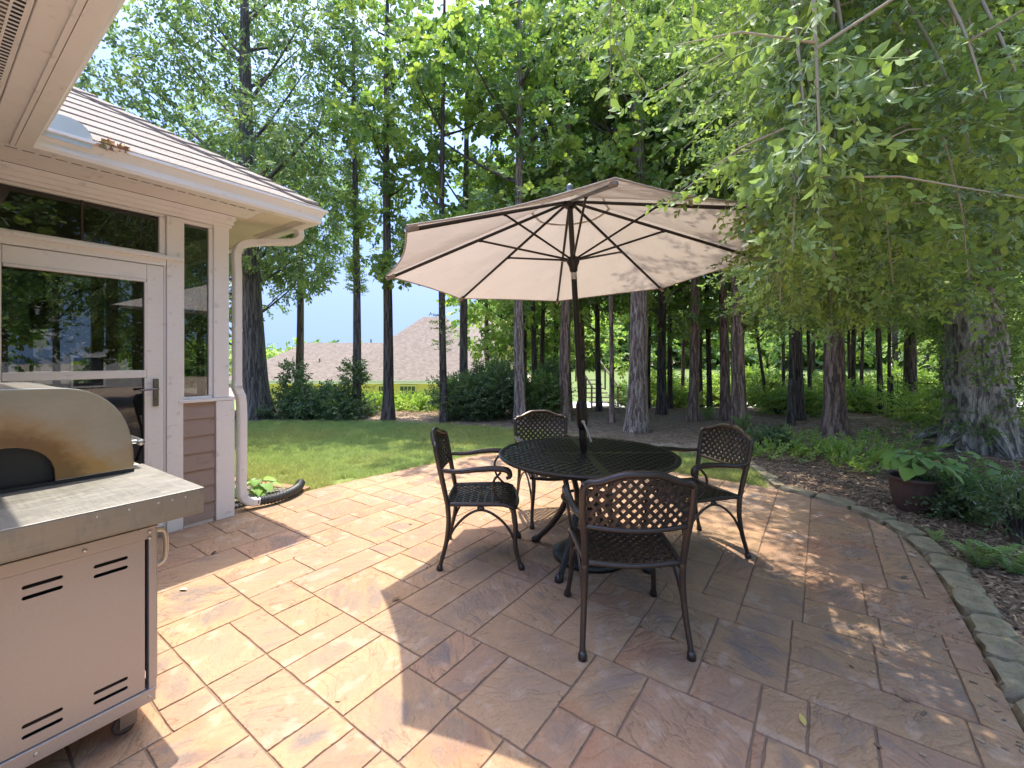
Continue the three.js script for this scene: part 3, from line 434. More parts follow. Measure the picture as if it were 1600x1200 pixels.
// ------------------------------------------------------------------ grill
{
  const steelTex = texture(512, 512, (u, v) => { const a = fbm(u * 5, v * 5, 4, 5), b = fbm(u * 3, v * 128, 2, 256), c = sstep(0.5, 0.75, fbm(u * 40, v * 14, 4, 256)); const k = 0.9 + 0.05 * (a - 0.5) + 0.08 * (b - 0.5) - 0.05 * c; return [k, k * 0.985, k * 0.95]; }, true, [2, 2]);
  const steelR = texture(512, 512, (u, v) => { const k = 0.4 + 0.12 * fbm(u * 4, v * 4, 4, 4) + 0.08 * sstep(0.45, 0.75, fbm(u * 40, v * 14, 4, 256)) + 0.06 * noise(u * 3, v * 256, 256); return [0, k, 0]; }, false, [2, 2]);
  const steel = mat([0.4, 0.39, 0.365], 1, { metalness: 0.95, map: steelTex, roughnessMap: steelR });
  // heat-stained lid end: uv runs over the cap, rust bleeds from the arched opening and the lower edge
  const stain = texture(512, 512, (u, v) => {
    const n = fbm(u * 5, v * 5, 5, 5), f = fbm(u * 40, v * 40, 3, 40), d = Math.hypot((u - 0.395) / 0.29, (v - 0.01) / 0.47);
    const a = sstep(1.75, 0.9, d + 0.7 * (n - 0.5)), b = sstep(0.42, 0.02, v + 0.5 * (n - 0.5)), dark = 0.8 * sstep(1.25, 0.85, d + 0.5 * (n - 0.5) + 0.1 * (f - 0.5));
    const k = 0.9 + 0.16 * (n - 0.5) + 0.06 * f; let c = [0.46 * k, 0.44 * k, 0.39 * k]; const w = clamp(a * 0.75 + b * 0.6);
    c = [lerp(c[0], 0.42, w), lerp(c[1], 0.27, w), lerp(c[2], 0.12, w)]; return [lerp(c[0], 0.1, dark * 0.75), lerp(c[1], 0.06, dark * 0.75), lerp(c[2], 0.04, dark * 0.75)];
  }, true);
  const lidM = mat(null, 0.3, { metalness: 0.85, map: stain });
  const panelM = mat([0.47, 0.43, 0.405], 0.42, { metalness: 0.5, map: texture(512, 512, (u, v) => { const k = 0.94 + 0.06 * noise(u * 256, v * 256, 256) + 0.05 * (fbm(u * 3, v * 3, 3, 3) - 0.5); return [k, k, k]; }, true, [1.5, 1.5]) });
  const blackM = mat([0.018, 0.017, 0.017], 0.45), screwM = mat([0.6, 0.58, 0.55], 0.3, { metalness: 0.9 });
  // origin: near front corner of the cart on the floor; local x runs back along the cart, +z to the house
  const g = thing('gas_grill', 'stainless gas grill with heat-stained lid and louvred beige cart on casters', 'grill', [-2.0, 0, -0.53], 0.03);
  // side panel with louvre slots (shape: across z, up y)
  const slot = (z, y) => { const o = []; for (const s of [0, 1]) for (let i = 0; i <= 6; i++) { const a = (s ? 0.5 : -0.5) * Math.PI + i / 6 * Math.PI; o.push([z + (s ? 0 : 0.078) + 0.006 * Math.cos(a), y + 0.006 * Math.sin(a)]); } return o; };
  const holes = []; for (const z of [0.083, 0.245, 0.407]) for (const y of [0.622, 0.655, 0.195, 0.228]) holes.push(slot(z, y));
  const side = extrude([[0.03, 0.155], [0.55, 0.155], [0.55, 0.7], [0.03, 0.7]], 0.003, { holes }); place(side, 0, 0, 1, -0.004, 0, 1, 0, 0, 1, 0, 0, 0, 0, 0, 0, 1);
  part('side_panel', metricUV(side), panelM, g);
  part('frame', [rspan(-0.012, 0.006, 0.702, 0.745, 0.0, 0.56, 0.003), rspan(-0.012, 0.008, 0.105, 0.152, 0.0, 0.56, 0.003), rspan(-0.03, 0.004, 0.14, 0.735, -0.004, 0.02, 0.003), rspan(-1.38, -0.03, 0.09, 0.14, 0.0, 0.56, 0.003), rspan(-1.36, -0.02, 0.14, 0.74, 0.52, 0.55, 0.003), rspan(-1.38, -1.36, 0.14, 0.74, 0.0, 0.56, 0.003)].map((q) => metricUV(q)), panelM, g);
  part('cart_inside', [span(-1.35, -0.03, 0.145, 0.73, 0.05, 0.5)], blackM, g);
  for (const x of [-0.04, -0.7]) part('cart_door', metricUV(rspan(x - 0.62, x, 0.15, 0.72, -0.02, -0.006, 0.004)), panelM, g);
  for (const x of [-0.09, -1.28]) part('door_handle', tube([[x, 0.7, -0.02], [x, 0.69, -0.052], [x, 0.66, -0.06], [x, 0.6, -0.06], [x, 0.57, -0.052], [x, 0.56, -0.02]], 0.009, 8, 16), mat([0.62, 0.58, 0.53], 0.35, { metalness: 0.6 }), g);
  for (const [z, y] of [[0.018, 0.728], [0.018, 0.706], [0.19, 0.722], [0.018, 0.128], [0.3, 0.13]]) { const s = new THREE.SphereGeometry(0.0065, 8, 6); s.scale(0.5, 1, 1); s.translate(0.008, y, z); part('screw', s, screwM, g); }
  // shelves
  const shelf = (x0, x1) => { const o = [rspan(x0, x1, 0.868, 0.872, -0.12, 0.6, 0.0015), rspan(x1 - 0.004, x1, 0.782, 0.8675, -0.12, 0.6, 0.0015), rspan(x0, x1 - 0.005, 0.782, 0.8675, -0.12, -0.116, 0.0015), rspan(x0, x1 - 0.005, 0.782, 0.8675, 0.596, 0.6, 0.0015), rspan(x0, x1 - 0.005, 0.776, 0.781, -0.12, 0.6, 0.001)]; return o.map((q) => metricUV(q)); };
  const near = part('side_shelf', shelf(-0.56, 0.1), steel, g);
  for (const [z, y] of [[0.02, 0.85], [0.1, 0.85], [0.18, 0.85], [-0.02, 0.85], [-0.06, 0.85]]) { const s = new THREE.SphereGeometry(0.004, 8, 6); s.scale(0.5, 1, 1); s.translate(0.1005, y, z); part('rivet', s, screwM, near); }
  part('side_shelf', shelf(-1.6, -1.18).map((q) => q), steel, g);
  part('shelf_bracket', [rspan(-0.02, 0.0, 0.745, 0.776, 0.01, 0.05, 0.002), rspan(0.0, 0.05, 0.752, 0.758, 0.005, 0.06, 0.001)], panelM, g);
  // fire box and lid: end profile in (z, y)
  const fire = extrude([[-0.05, 0.78], [0.56, 0.78], [0.56, 0.885], [-0.05, 0.885]], 0.76); place(fire, 0, 0, 1, -1.17, 0, 1, 0, 0, 1, 0, 0, 0, 0, 0, 0, 1); part('fire_box', fire, blackM, g);
  const lidP = []; for (let i = 0; i <= 12; i++) { const a = i / 12 * Math.PI / 2; lidP.push([0.2 - 0.245 * Math.pow(Math.cos(a), 0.85), 0.89 + 0.352 * Math.pow(Math.sin(a), 0.8)]); }
  const out = [...lidP, [0.44, 1.247], [0.53, 1.18], [0.56, 1.02], [0.565, 0.89]], arch = []; for (let i = 0; i <= 14; i++) { const a = i / 14 * Math.PI; arch.push([0.315 + 0.13 * Math.cos(a), 0.893 + 0.145 * Math.pow(Math.sin(a), 0.8)]); }
  const endCap = (x) => { const s = extrude([...out, [0.445, 0.89], ...arch.slice(1, -1), [0.185, 0.89]], 0.018, { bevel: 0.004, bseg: 2 }); const p = s.attributes.position, uv = s.attributes.uv; for (let i = 0; i < p.count; i++) uv.setXY(i, (0.56 - p.getX(i)) / 0.62, (p.getY(i) - 0.89) / 0.36); place(s, 0, 0, 1, x, 0, 1, 0, 0, 1, 0, 0, 0, 0, 0, 0, 1); return s; };
  const lid = part('lid', (() => { // rolled skin between the end caps
    const n = out.length, pos = [], uv = [], idx = []; out.forEach(([z, y], i) => { pos.push(-1.1, y, z, -0.42, y, z); uv.push(0.1, 0.5 + 0.4 * i / n, 0.9, 0.5 + 0.4 * i / n); }); for (let i = 0; i < n - 1; i++) idx.push(2 * i, 2 * i + 1, 2 * i + 2, 2 * i + 1, 2 * i + 3, 2 * i + 2);
    const q = new THREE.BufferGeometry(); q.setAttribute('position', new THREE.Float32BufferAttribute(pos, 3)); q.setAttribute('uv', new THREE.Float32BufferAttribute(uv, 2)); q.setIndex(idx); q.computeVertexNormals(); return q;
  })(), mat([0.42, 0.4, 0.37], 0.36, { metalness: 0.85 }), g);
  part('lid_end', endCap(-0.43), lidM, lid, { label: 'heat-stained lid end with a black arched opening' }); part('lid_end', endCap(-1.12), lidM, lid);
  const inner = extrude([...arch.map(([z, y]) => [0.315 + (z - 0.315) * 1.12, y + 0.02]), [0.315 - 0.146, 0.88], [0.315 + 0.146, 0.88]], 0.66);
  place(inner, 0, 0, 1, -1.1, 0, 1, 0, 0, 1, 0, 0, 0, 0, 0, 0, 1); part('lid_inside', inner, blackM, g);
  part('lid_handle', [tube([[-0.47, 0.985, -0.09], [-0.6, 0.985, -0.095], [-1.0, 0.985, -0.095], [-1.08, 0.985, -0.09]], 0.014, 10, 12), ...[-0.5, -1.05].map((x) => tube([[x, 0.99, -0.02], [x, 0.985, -0.09]], 0.009, 8))], mat([0.5, 0.5, 0.5], 0.25, { metalness: 0.9 }), lid);
  part('control_panel', [metricUV(rspan(-1.16, -0.58, 0.76, 0.87, -0.115, -0.06, 0.006))], steel, g);
  for (const x of [-0.7, -0.87, -1.04]) { const k = cyl(0.026, 0.03, 0.03, 14, 0, 0, 0); k.rotateX(Math.PI / 2); k.translate(x, 0.815, -0.132); part('knob', k, blackM, g); }
  for (const [x, z] of [[-0.06, 0.06], [-0.06, 0.5], [-1.3, 0.06], [-1.3, 0.5]]) {
    const c = part('caster', [rbox(0.05, 0.012, 0.05, 0.003, x, 0.087, z), rspan(x - 0.022, x - 0.018, 0.03, 0.085, z - 0.02, z + 0.03, 0.001), rspan(x + 0.018, x + 0.022, 0.03, 0.085, z - 0.02, z + 0.03, 0.001)], mat([0.3, 0.28, 0.26], 0.35, { metalness: 0.8 }), g);
    const w = new THREE.TorusGeometry(0.024, 0.013, 8, 18); w.rotateY(Math.PI / 2); w.translate(x, 0.037, z + 0.012); part('wheel', [w, (() => { const q = new THREE.CylinderGeometry(0.02, 0.02, 0.02, 14); q.rotateZ(Math.PI / 2); q.translate(x, 0.037, z + 0.012); return q; })()], mat([0.1, 0.07, 0.055], 0.5), c);
  }
}

// ------------------------------------------------------------------ cast aluminium table and chairs
const castTex = texture(256, 256, (u, v) => { const a = fbm(u * 10, v * 10, 4, 10), w = sstep(0.62, 0.8, fbm(u * 30, v * 30, 3, 30)); const k = 0.8 + 0.4 * a; return [k + 0.35 * w, k + 0.22 * w, k + 0.15 * w]; }, true, [3, 3]);
const cast = mat([0.082, 0.068, 0.061], 0.3, { metalness: 0.6, map: castTex });
const castBlack = mat([0.06, 0.056, 0.055], 0.3, { metalness: 0.55, map: castTex });
function makeChair() {
  const g = new THREE.Group();
  const top = (u) => 0.808 + 0.046 * sstep(0.215, 0.05, Math.abs(u)) - 0.02 * sstep(0.225, 0.245, Math.abs(u));
  const backZ = (y, u) => -0.215 - (y - 0.41) * 0.2 - 0.035 * (1 - (u / 0.24) ** 2);
  // legs
  for (const s of [-1, 1]) {
    part('leg', [tube([[s * 0.245, 0.012, -0.262], [s * 0.245, 0.045, -0.256], [s * 0.236, 0.16, -0.225], [s * 0.228, 0.3, -0.208], [s * 0.226, 0.42, -0.215]], [0.019, 0.0135, 0.0145, 0.016, 0.017], 8, 14), tube([[s * 0.246, 0, -0.263], [s * 0.246, 0.018, -0.262], [s * 0.245, 0.032, -0.259]], [0.021, 0.021, 0.017], 10)], cast, g);
    part('leg', [tube([[s * 0.245, 0.014, 0.262], [s * 0.243, 0.05, 0.248], [s * 0.232, 0.15, 0.222], [s * 0.222, 0.28, 0.224], [s * 0.215, 0.4, 0.205]], [0.02, 0.0135, 0.0145, 0.017, 0.019], 8, 14), tube([[s * 0.246, 0, 0.264], [s * 0.246, 0.018, 0.263], [s * 0.245, 0.034, 0.257]], [0.021, 0.021, 0.016], 10)], cast, g);
    part('side_arch', [tube([[s * 0.234, 0.17, 0.224], [s * 0.232, 0.27, 0.17], [s * 0.23, 0.35, 0.08], [s * 0.229, 0.378, 0.0], [s * 0.23, 0.35, -0.08], [s * 0.232, 0.27, -0.165], [s * 0.236, 0.17, -0.218]], 0.0085, 7, 24), (() => { const q = new THREE.SphereGeometry(0.02, 10, 8); q.scale(0.5, 0.8, 1.3); q.translate(s * 0.231, 0.388, 0); return q; })()], cast, g);
    part('armrest', [tube([[s * 0.247, 0.64, backZ(0.64, 0.24) + 0.005], [s * 0.262, 0.635, -0.15], [s * 0.272, 0.65, -0.02], [s * 0.273, 0.655, 0.1], [s * 0.27, 0.64, 0.175], [s * 0.268, 0.605, 0.188], [s * 0.267, 0.59, 0.165]], [0.014, 0.0155, 0.018, 0.02, 0.02, 0.016, 0.01], 8, 28),
      tube([[s * 0.268, 0.63, 0.13], [s * 0.268, 0.585, 0.09], [s * 0.262, 0.53, 0.08], [s * 0.25, 0.47, 0.1], [s * 0.235, 0.42, 0.15], [s * 0.222, 0.395, 0.19]], 0.008, 7, 22)], cast, g);
  }
  // back: posts, camel-backed rail, lower rail, woven panel
  const rail = []; for (let i = 0; i <= 20; i++) { const u = lerp(-0.243, 0.243, i / 20); rail.push(V(u, top(u), backZ(top(u), u))); }
  const low = []; for (let i = 0; i <= 12; i++) { const u = lerp(-0.238, 0.238, i / 12), y = 0.6 - 0.012 * (1 - (u / 0.24) ** 2); low.push(V(u, y, backZ(y, u))); }
  part('back_frame', [tube(rail, 0.017, 8), tube(low, 0.012, 8), ...[-1, 1].map((s) => tube([[s * 0.226, 0.4, -0.213], [s * 0.232, 0.52, backZ(0.52, 0.24)], [s * 0.244, 0.66, backZ(0.66, 0.24)], [s * 0.246, 0.77, backZ(0.77, 0.24)], [s * 0.24, 0.803, backZ(0.8, 0.24)]], [0.016, 0.017, 0.018, 0.018, 0.016], 8, 14))], cast, g);
  const surfB = (u, v) => ({ p: V(u, v, backZ(v, u)), n: V(-0.07 * u / 0.0576 * 0.24, 0.2, 1).normalize() });
  part('back_panel', [weave(surfB, (u, v) => Math.abs(u) < 0.236 && v > 0.596 && v < top(u), [-0.25, 0.25, 0.58, 0.88], 0.0335, 0.0158, 0.006, [Math.PI / 4, 3 * Math.PI / 4], 0.002)], cast, g);
  // seat
  const half = (z) => lerp(0.222, 0.24, clamp((z + 0.22) / 0.45)), front = (x) => 0.245 - 0.03 * (x / 0.24) ** 2;
  const seatY = (x, z) => 0.418 - 0.014 * (1 - (x / 0.24) ** 2) * clamp((0.22 - z) / 0.2) - 0.045 * Math.pow(clamp((z - 0.12) / 0.13), 2);
  const ringP = []; for (let i = 0; i <= 14; i++) { const x = lerp(-0.215, 0.215, i / 14); ringP.push(V(x, seatY(x, front(x)) - 0.004, front(x))); }
  const sideP = (s) => { const o = []; for (let i = 0; i <= 12; i++) { const z = lerp(-0.21, front(0.22), i / 12); o.push(V(s * half(z), seatY(half(z), z) - 0.003, z)); } return o; };
  part('seat_frame', [tube(ringP, 0.014, 8), tube(sideP(1), 0.0145, 8), tube(sideP(-1), 0.0145, 8), tube([[-0.22, 0.412, -0.21], [0, 0.402, -0.225], [0.22, 0.412, -0.21]], 0.013, 8, 10)], cast, g);
  part('seat', [weave((x, z) => ({ p: V(x, seatY(x, z), z), n: V(0, 1, clamp((z - 0.12) / 0.13) * 0.6).normalize() }), (x, z) => Math.abs(x) < half(z) && z > -0.222 && z < front(x), [-0.25, 0.25, -0.25, 0.27], 0.0345, 0.0158, 0.006, [Math.PI / 4, 3 * Math.PI / 4], 0.002)], cast, g);
  return g;
}
{
  const proto = makeChair(), seat = (x, z, fx, fz, label) => { const c = proto.clone(); c.name = numbered('patio_chair'); c.position.set(x, 0.001, z); c.rotation.y = Math.atan2(fx, fz); c.userData = { label, category: 'chair', group: 'chairs around the patio table' }; scene.add(c); };
  seat(-0.83, -2.13, -0.58, -0.81, 'nearest woven metal chair, its brown back towards the viewer');
  seat(-1.93, -2.34, 0.8, -0.6, 'woven metal chair left of the table, seen from its side');
  seat(-1.92, -3.26, 0.76, 0.65, 'woven metal chair on the far side of the table, next to the lawn');
  seat(-0.765, -3.29, -0.64, 0.77, 'woven metal chair right of the table, nearest the mulch bed');
}
{
  const t = thing('patio_table', 'round dark cast metal table with woven top and curved legs', 'table', [-1.315, 0, -2.725], YAW + 0.03);
  const R = 0.61, Y = 0.705;
  part('rim', lathe([[R - 0.045, Y - 0.012], [R - 0.01, Y - 0.018], [R, Y - 0.008], [R, Y], [R - 0.008, Y + 0.005], [R - 0.035, Y + 0.005], [R - 0.045, Y - 0.012]], 72), castBlack, t);
  part('apron', lathe([[R - 0.07, Y - 0.04], [R - 0.055, Y - 0.038], [R - 0.05, Y - 0.014], [R - 0.06, Y - 0.014], [R - 0.07, Y - 0.04]], 64), castBlack, t);
  for (const a of [0, 1, 2, 3]) {
    const m = (u, v) => u > 0.027 && v > 0.027 && Math.hypot(u, v) < R - 0.03;
    const q = weave((u, v) => ({ p: V(u, Y - 0.002, v), n: V(0, 1, 0) }), m, [0, R, 0, R], 0.0345, 0.0225, 0.006, [0.0001, Math.PI / 2], 0.004); q.rotateY(a * Math.PI / 2); part('woven_quarter', [q], castBlack, t);
  }
  part('cross_band', [rbox(2 * R - 0.08, 0.009, 0.05, 0.002, 0, Y - 0.001, 0), rbox(0.05, 0.0085, 2 * R - 0.08, 0.002, 0, Y - 0.0005, 0), cyl(0.05, 0.05, 0.012, 24, 0, Y, 0)], castBlack, t);
  for (let k = 0; k < 4; k++) {
    const a = k * Math.PI / 2 + 0.62, c = Math.cos(a), s = Math.sin(a), L = (r, y) => [r * c, y, r * s];
    part('leg', [tube([L(0.41, 0.012), L(0.375, 0.05), L(0.3, 0.13), L(0.2, 0.27), L(0.15, 0.4), L(0.19, 0.55), L(0.3, 0.665), L(0.37, 0.69)], [0.026, 0.02, 0.021, 0.023, 0.022, 0.019, 0.017, 0.016], 8, 34), tube([L(0.42, 0), L(0.418, 0.02), L(0.4, 0.036)], [0.026, 0.026, 0.02], 10)], castBlack, t);
  }
  part('leg_ring', (() => { const q = new THREE.TorusGeometry(0.17, 0.011, 8, 40); q.rotateX(Math.PI / 2); q.translate(0, 0.4, 0); return q; })(), castBlack, t);
}

// ------------------------------------------------------------------ umbrella
{
  const B = V(-1.3, 0, -2.735), apex = V(-1.397, 2.443, -2.628), n = V(-0.0695, 0.9975, -0.0152).normalize(), Rr = 1.273, drop = 0.481;
  const u = thing('patio_umbrella', 'open beige market umbrella with dark ribs standing through the table', 'umbrella', [B.x, 0, B.z]);
  const O = (v) => v.clone().sub(B);                                 // to the thing's own axes
  const rimW = [[-2.407, 1.902, -1.895], [-2.613, 1.873, -2.847], [-2.086, 1.897, -3.666], [-1.137, 1.96, -3.873], [-0.32, 2.025, -3.346], [-0.114, 2.054, -2.394], [-0.641, 2.03, -1.575], [-1.59, 1.967, -1.368]].map((p) => O(V(...p)));
  const top = O(apex), bronze = mat([0.028, 0.022, 0.02], 0.38, { metalness: 0.4 });
  const clothTex = texture(512, 512, (x, y) => { const w = 0.5 + 0.25 * (((x * 256) | 0) & 1) + 0.25 * (((y * 256) | 0) & 1), a = fbm(x * 6, y * 6, 4, 6), s = sstep(0.6, 0.8, fbm(x * 12, y * 12, 4, 12)); const k = 0.9 + 0.04 * w + 0.12 * (a - 0.5) - 0.07 * s; return [k, k * (1 - 0.015 * s), k * (1 - 0.04 * s)]; }, true, [1.5, 1.5]);
  const cloth = phys([0.56, 0.485, 0.42], 1, { map: clothTex, transmission: 0.3, thickness: 0, bumpMap: texture(256, 256, (x, y) => fbm(x * 5, y * 5, 4, 5), false, [1.2, 1.2]), bumpScale: 0.01 });
  const at8 = (k, t) => top.clone().lerp(rimW[k % 8], t);
  // eight cloth gores, each sagging between its ribs and hollowed along the hem
  for (let k = 0; k < 8; k++) {
    const pos = [], uv = [], idx = [], nr = 14, na = 12, d = V(0, 0.02, 0);
    for (let i = 0; i <= nr; i++) for (let j = 0; j <= na; j++) {
      const a = j / na, hem = 1 - 0.035 * Math.sin(a * Math.PI), t = lerp(0.2, hem, i / nr), sag = 0.045 * Math.sin(a * Math.PI) * t * (1 - 0.5 * t) + 0.006 * (noise(k * 7 + a * 5, t * 7) - 0.5) * Math.sin(a * Math.PI), p = at8(k, t).lerp(at8(k + 1, t), a).add(d).addScaledVector(n, -sag);
      pos.push(p.x, p.y, p.z); uv.push(a * t, t);
    }
    for (let i = 0; i < nr; i++) for (let j = 0; j < na; j++) { const a = i * (na + 1) + j; idx.push(a, a + 1, a + na + 1, a + 1, a + na + 2, a + na + 1); }
    const g = new THREE.BufferGeometry(); g.setAttribute('position', new THREE.Float32BufferAttribute(pos, 3)); g.setAttribute('uv', new THREE.Float32BufferAttribute(uv, 2)); g.setIndex(idx); g.computeVertexNormals();
    const hemP = []; for (let j = 0; j <= 12; j++) { const a = j / 12; hemP.push(at8(k, 1 - 0.035 * Math.sin(a * Math.PI)).lerp(at8(k + 1, 1 - 0.035 * Math.sin(a * Math.PI)), a).add(d).addScaledVector(n, -0.0225 * Math.sin(a * Math.PI))); }
    const c = part('canopy_panel', g, cloth, u); part('hem', tube(hemP, 0.005, 5), cloth, c);
  }
  // vent cap on top
  { const pos = [], idx = []; for (let i = 0; i <= 3; i++) for (let j = 0; j <= 32; j++) { const q = j / 4, k = Math.floor(q) % 8, t = i / 3 * 0.212, p = at8(k, t).lerp(at8(k + 1, t), q - Math.floor(q)).add(V(0, 0.045 - 0.018 * i / 3, 0)); pos.push(p.x, p.y, p.z); } for (let i = 0; i < 3; i++) for (let j = 0; j < 32; j++) { const a = i * 33 + j; idx.push(a, a + 1, a + 33, a + 1, a + 34, a + 33); } const g = new THREE.BufferGeometry(); g.setAttribute('position', new THREE.Float32BufferAttribute(pos, 3)); g.setIndex(idx); g.computeVertexNormals(); g.setAttribute('uv', new THREE.Float32BufferAttribute(new Float32Array(pos.length / 3 * 2), 2)); part('vent_cap', g, cloth, u); }
  const up = top.clone().normalize(), runner = up.clone().multiplyScalar(2.03 / up.y);
  for (let k = 0; k < 8; k++) {
    const rib = part('rib', [tube([at8(k, 0.03).addScaledVector(n, -0.012), at8(k, 0.985).addScaledVector(n, -0.004)], 0.0105, 6)], bronze, u);
    part('strut', [tube([runner, at8(k, 0.49).addScaledVector(n, -0.016)], 0.0075, 6), (() => { const q = new THREE.SphereGeometry(0.012, 8, 6), p = at8(k, 0.49).addScaledVector(n, -0.016); q.translate(p.x, p.y, p.z); return q; })()], bronze, rib);
    const e = at8(k, 0.955), f = at8(k, 1.0).addScaledVector(n, -0.002); part('rib_pocket', tube([e, f], [0.014, 0.013], 8), mat([0.3, 0.25, 0.21], 0.9), rib);
  }
  const along = (h) => up.clone().multiplyScalar(h / up.y);
  part('pole', [tube([along(0), along(1.94)], 0.0195, 14)], bronze, u);
  part('upper_pole', [tube([along(1.94), along(2.42)], 0.0185, 14)], bronze, u);
  part('tilt_collar', tube([along(1.9), along(1.945)], 0.0215, 14), mat([0.45, 0.43, 0.4], 0.35, { metalness: 0.7 }), u);
  part('runner', [tube([along(1.955), along(1.985), along(2.02), along(2.035), along(2.055)], [0.026, 0.03, 0.045, 0.045, 0.03], 16)], bronze, u);
  part('top_hub', [tube([along(2.385), along(2.4), along(2.425), along(2.43)], [0.03, 0.045, 0.045, 0.02], 14)], bronze, u);
  part('finial', (() => { const q = lathe([[0.0, 0.11], [0.015, 0.105], [0.024, 0.085], [0.018, 0.066], [0.03, 0.055], [0.03, 0.045], [0, 0.045]], 14); q.translate(top.x, top.y, top.z); return q; })(), mat([0.12, 0.13, 0.17], 0.4), u);
  const crank = part('crank_housing', [tube([along(0.87), along(0.9), along(0.96), along(1.04), along(1.07)], [0.026, 0.036, 0.041, 0.036, 0.026], 14), tube([along(0.73), along(0.87)], 0.0265, 14)], bronze, u);
  const hp = along(0.93), h2 = V(RT[0], 0, RT[1]), hb = V(-FW[0], 0, -FW[1]);
  part('crank_handle', [tube([hp.clone().addScaledVector(hb, 0.03), hp.clone().addScaledVector(hb, 0.065)], 0.012, 10), tube([hp.clone().addScaledVector(hb, 0.06), hp.clone().addScaledVector(hb, 0.068).addScaledVector(h2, 0.03).add(V(0, -0.07, 0)), hp.clone().addScaledVector(hb, 0.068).addScaledVector(h2, 0.05).add(V(0, -0.13, 0))], 0.008, 8)], mat([0.6, 0.58, 0.54], 0.35, { metalness: 0.4 }), crank);
  const base = single('umbrella_base', lathe([[0, 0.001], [0.26, 0.001], [0.262, 0.02], [0.25, 0.035], [0.2, 0.05], [0.12, 0.062], [0.06, 0.075], [0.035, 0.09], [0.033, 0.32], [0.024, 0.325], [0.0235, 0.08], [0, 0.08]], 48), castBlack, 'heavy round black umbrella base on the slabs beneath the table', 'umbrella base', null, [B.x + 0.005, 0.002, B.z - 0.01]);
}

// ------------------------------------------------------------------ foliage
function leafGeo(l, w, fold = 0.25, curl = 0.15, n = 2) {             // a folded, drooping blade; 2n quads
  const pos = [], idx = [], half = (t) => w / 2 * Math.pow(Math.sin(Math.PI * Math.pow(clamp(t, 0.001, 0.999), 0.8)), 0.75);
  for (let i = 0; i <= n; i++) { const t = i / n, x = l * t, y = -curl * l * t * t, h = i === 0 ? w * 0.04 : i === n ? 0 : half(t); pos.push(x, y + h * fold, -h, x, y, 0, x, y + h * fold, h); }
  for (let i = 0; i < n; i++) { const a = i * 3; for (const k of [0, 1]) idx.push(a + k, a + k + 1, a + k + 3, a + k + 1, a + k + 4, a + k + 3); }
  const g = new THREE.BufferGeometry(); g.setAttribute('position', new THREE.Float32BufferAttribute(pos, 3)); g.setIndex(idx); g.computeVertexNormals(); return g;
}
function broadLeaf(l, w, fold) {                                       // six-sided flat blade for leaves that are a few pixels long: 4 faces
  const pos = [0, 0, 0, l * 0.35, fold * w, -w / 2, l * 0.72, fold * w * 0.7, -w * 0.38, l, 0, 0, l * 0.72, fold * w * 0.7, w * 0.38, l * 0.35, fold * w, w / 2];
  const g = new THREE.BufferGeometry(); g.setAttribute('position', new THREE.Float32BufferAttribute(pos, 3)); g.setIndex([0, 3, 1, 1, 3, 2, 0, 5, 3, 5, 4, 3]); g.computeVertexNormals(); return g;
}
function twigGeo(seed, n, len, ll, lw, o = {}) {                       // a twig along +x with leaves set round it
  const r = rng(seed), parts = [];
  for (let i = 0; i < n; i++) {
    const t = (i + 0.6) / n, s = 0.7 + 0.5 * r(), g = o.fine ? leafGeo(ll * s, lw * s, 0.2, 0.25 * r(), o.fine) : broadLeaf(ll * s, lw * s, 0.1 + 0.15 * r());
    g.rotateX((r() - 0.5) * 1.4); g.rotateZ((r() - 0.6) * 1.0); g.rotateY((i % 2 ? 1 : -1) * (0.5 + 0.7 * r()) + (i === n - 1 ? -(i % 2 ? 1 : -1) * 0.8 : 0));
    g.rotateX((r() - 0.5) * (o.spread ?? 1.6)); g.translate(len * t, -(o.droop ?? 0.12) * len * t * t, (r() - 0.5) * 0.02); parts.push(g);
  }
  if (o.stem) { const q = tube([[0, 0, 0], [len * 0.5, -(o.droop ?? 0.12) * len * 0.25, 0], [len, -(o.droop ?? 0.12) * len, 0]], [o.stem, o.stem * 0.8, o.stem * 0.4], 4, 0, false); parts.push(q); }
  const q = join(parts.map((p) => { p.deleteAttribute('uv'); return p; })); return q;
}
const leafM = phys([1, 1, 1], 1, { transmission: 0.55, thickness: 0, clearcoat: 0.5, clearcoatRoughness: 0.35 });
const glossLeafM = phys([1, 1, 1], 0.8, { transmission: 0.3, thickness: 0, specularIntensity: 1 });
const TWIG = { maple: [1, 2, 3].map((s) => twigGeo(s, 10, 0.34, 0.105, 0.085)), oak: [4, 5, 6].map((s) => twigGeo(s, 11, 0.32, 0.09, 0.05)), bush: [7, 8].map((s) => twigGeo(s, 10, 0.22, 0.065, 0.034, { stem: 0.002 })), small: [9, 10].map((s) => twigGeo(s, 12, 0.2, 0.04, 0.022)), far: [11, 12].map((s) => twigGeo(s, 9, 0.6, 0.24, 0.17)) };
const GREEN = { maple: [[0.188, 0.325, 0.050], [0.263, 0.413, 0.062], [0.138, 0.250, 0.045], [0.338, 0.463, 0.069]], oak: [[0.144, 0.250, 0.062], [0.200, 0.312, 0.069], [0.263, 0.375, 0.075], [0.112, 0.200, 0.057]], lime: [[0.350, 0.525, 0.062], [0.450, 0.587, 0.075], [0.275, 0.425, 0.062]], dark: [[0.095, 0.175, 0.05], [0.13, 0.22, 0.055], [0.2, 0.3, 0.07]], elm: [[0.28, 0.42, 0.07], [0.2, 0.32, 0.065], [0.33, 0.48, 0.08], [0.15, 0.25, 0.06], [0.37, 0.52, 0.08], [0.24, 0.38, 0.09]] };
const X1 = V(1, 0, 0);
function aim(dir, roll) { const q = new THREE.Quaternion().setFromUnitVectors(X1, dir); return q.multiply(new THREE.Quaternion().setFromAxisAngle(X1, roll)); }
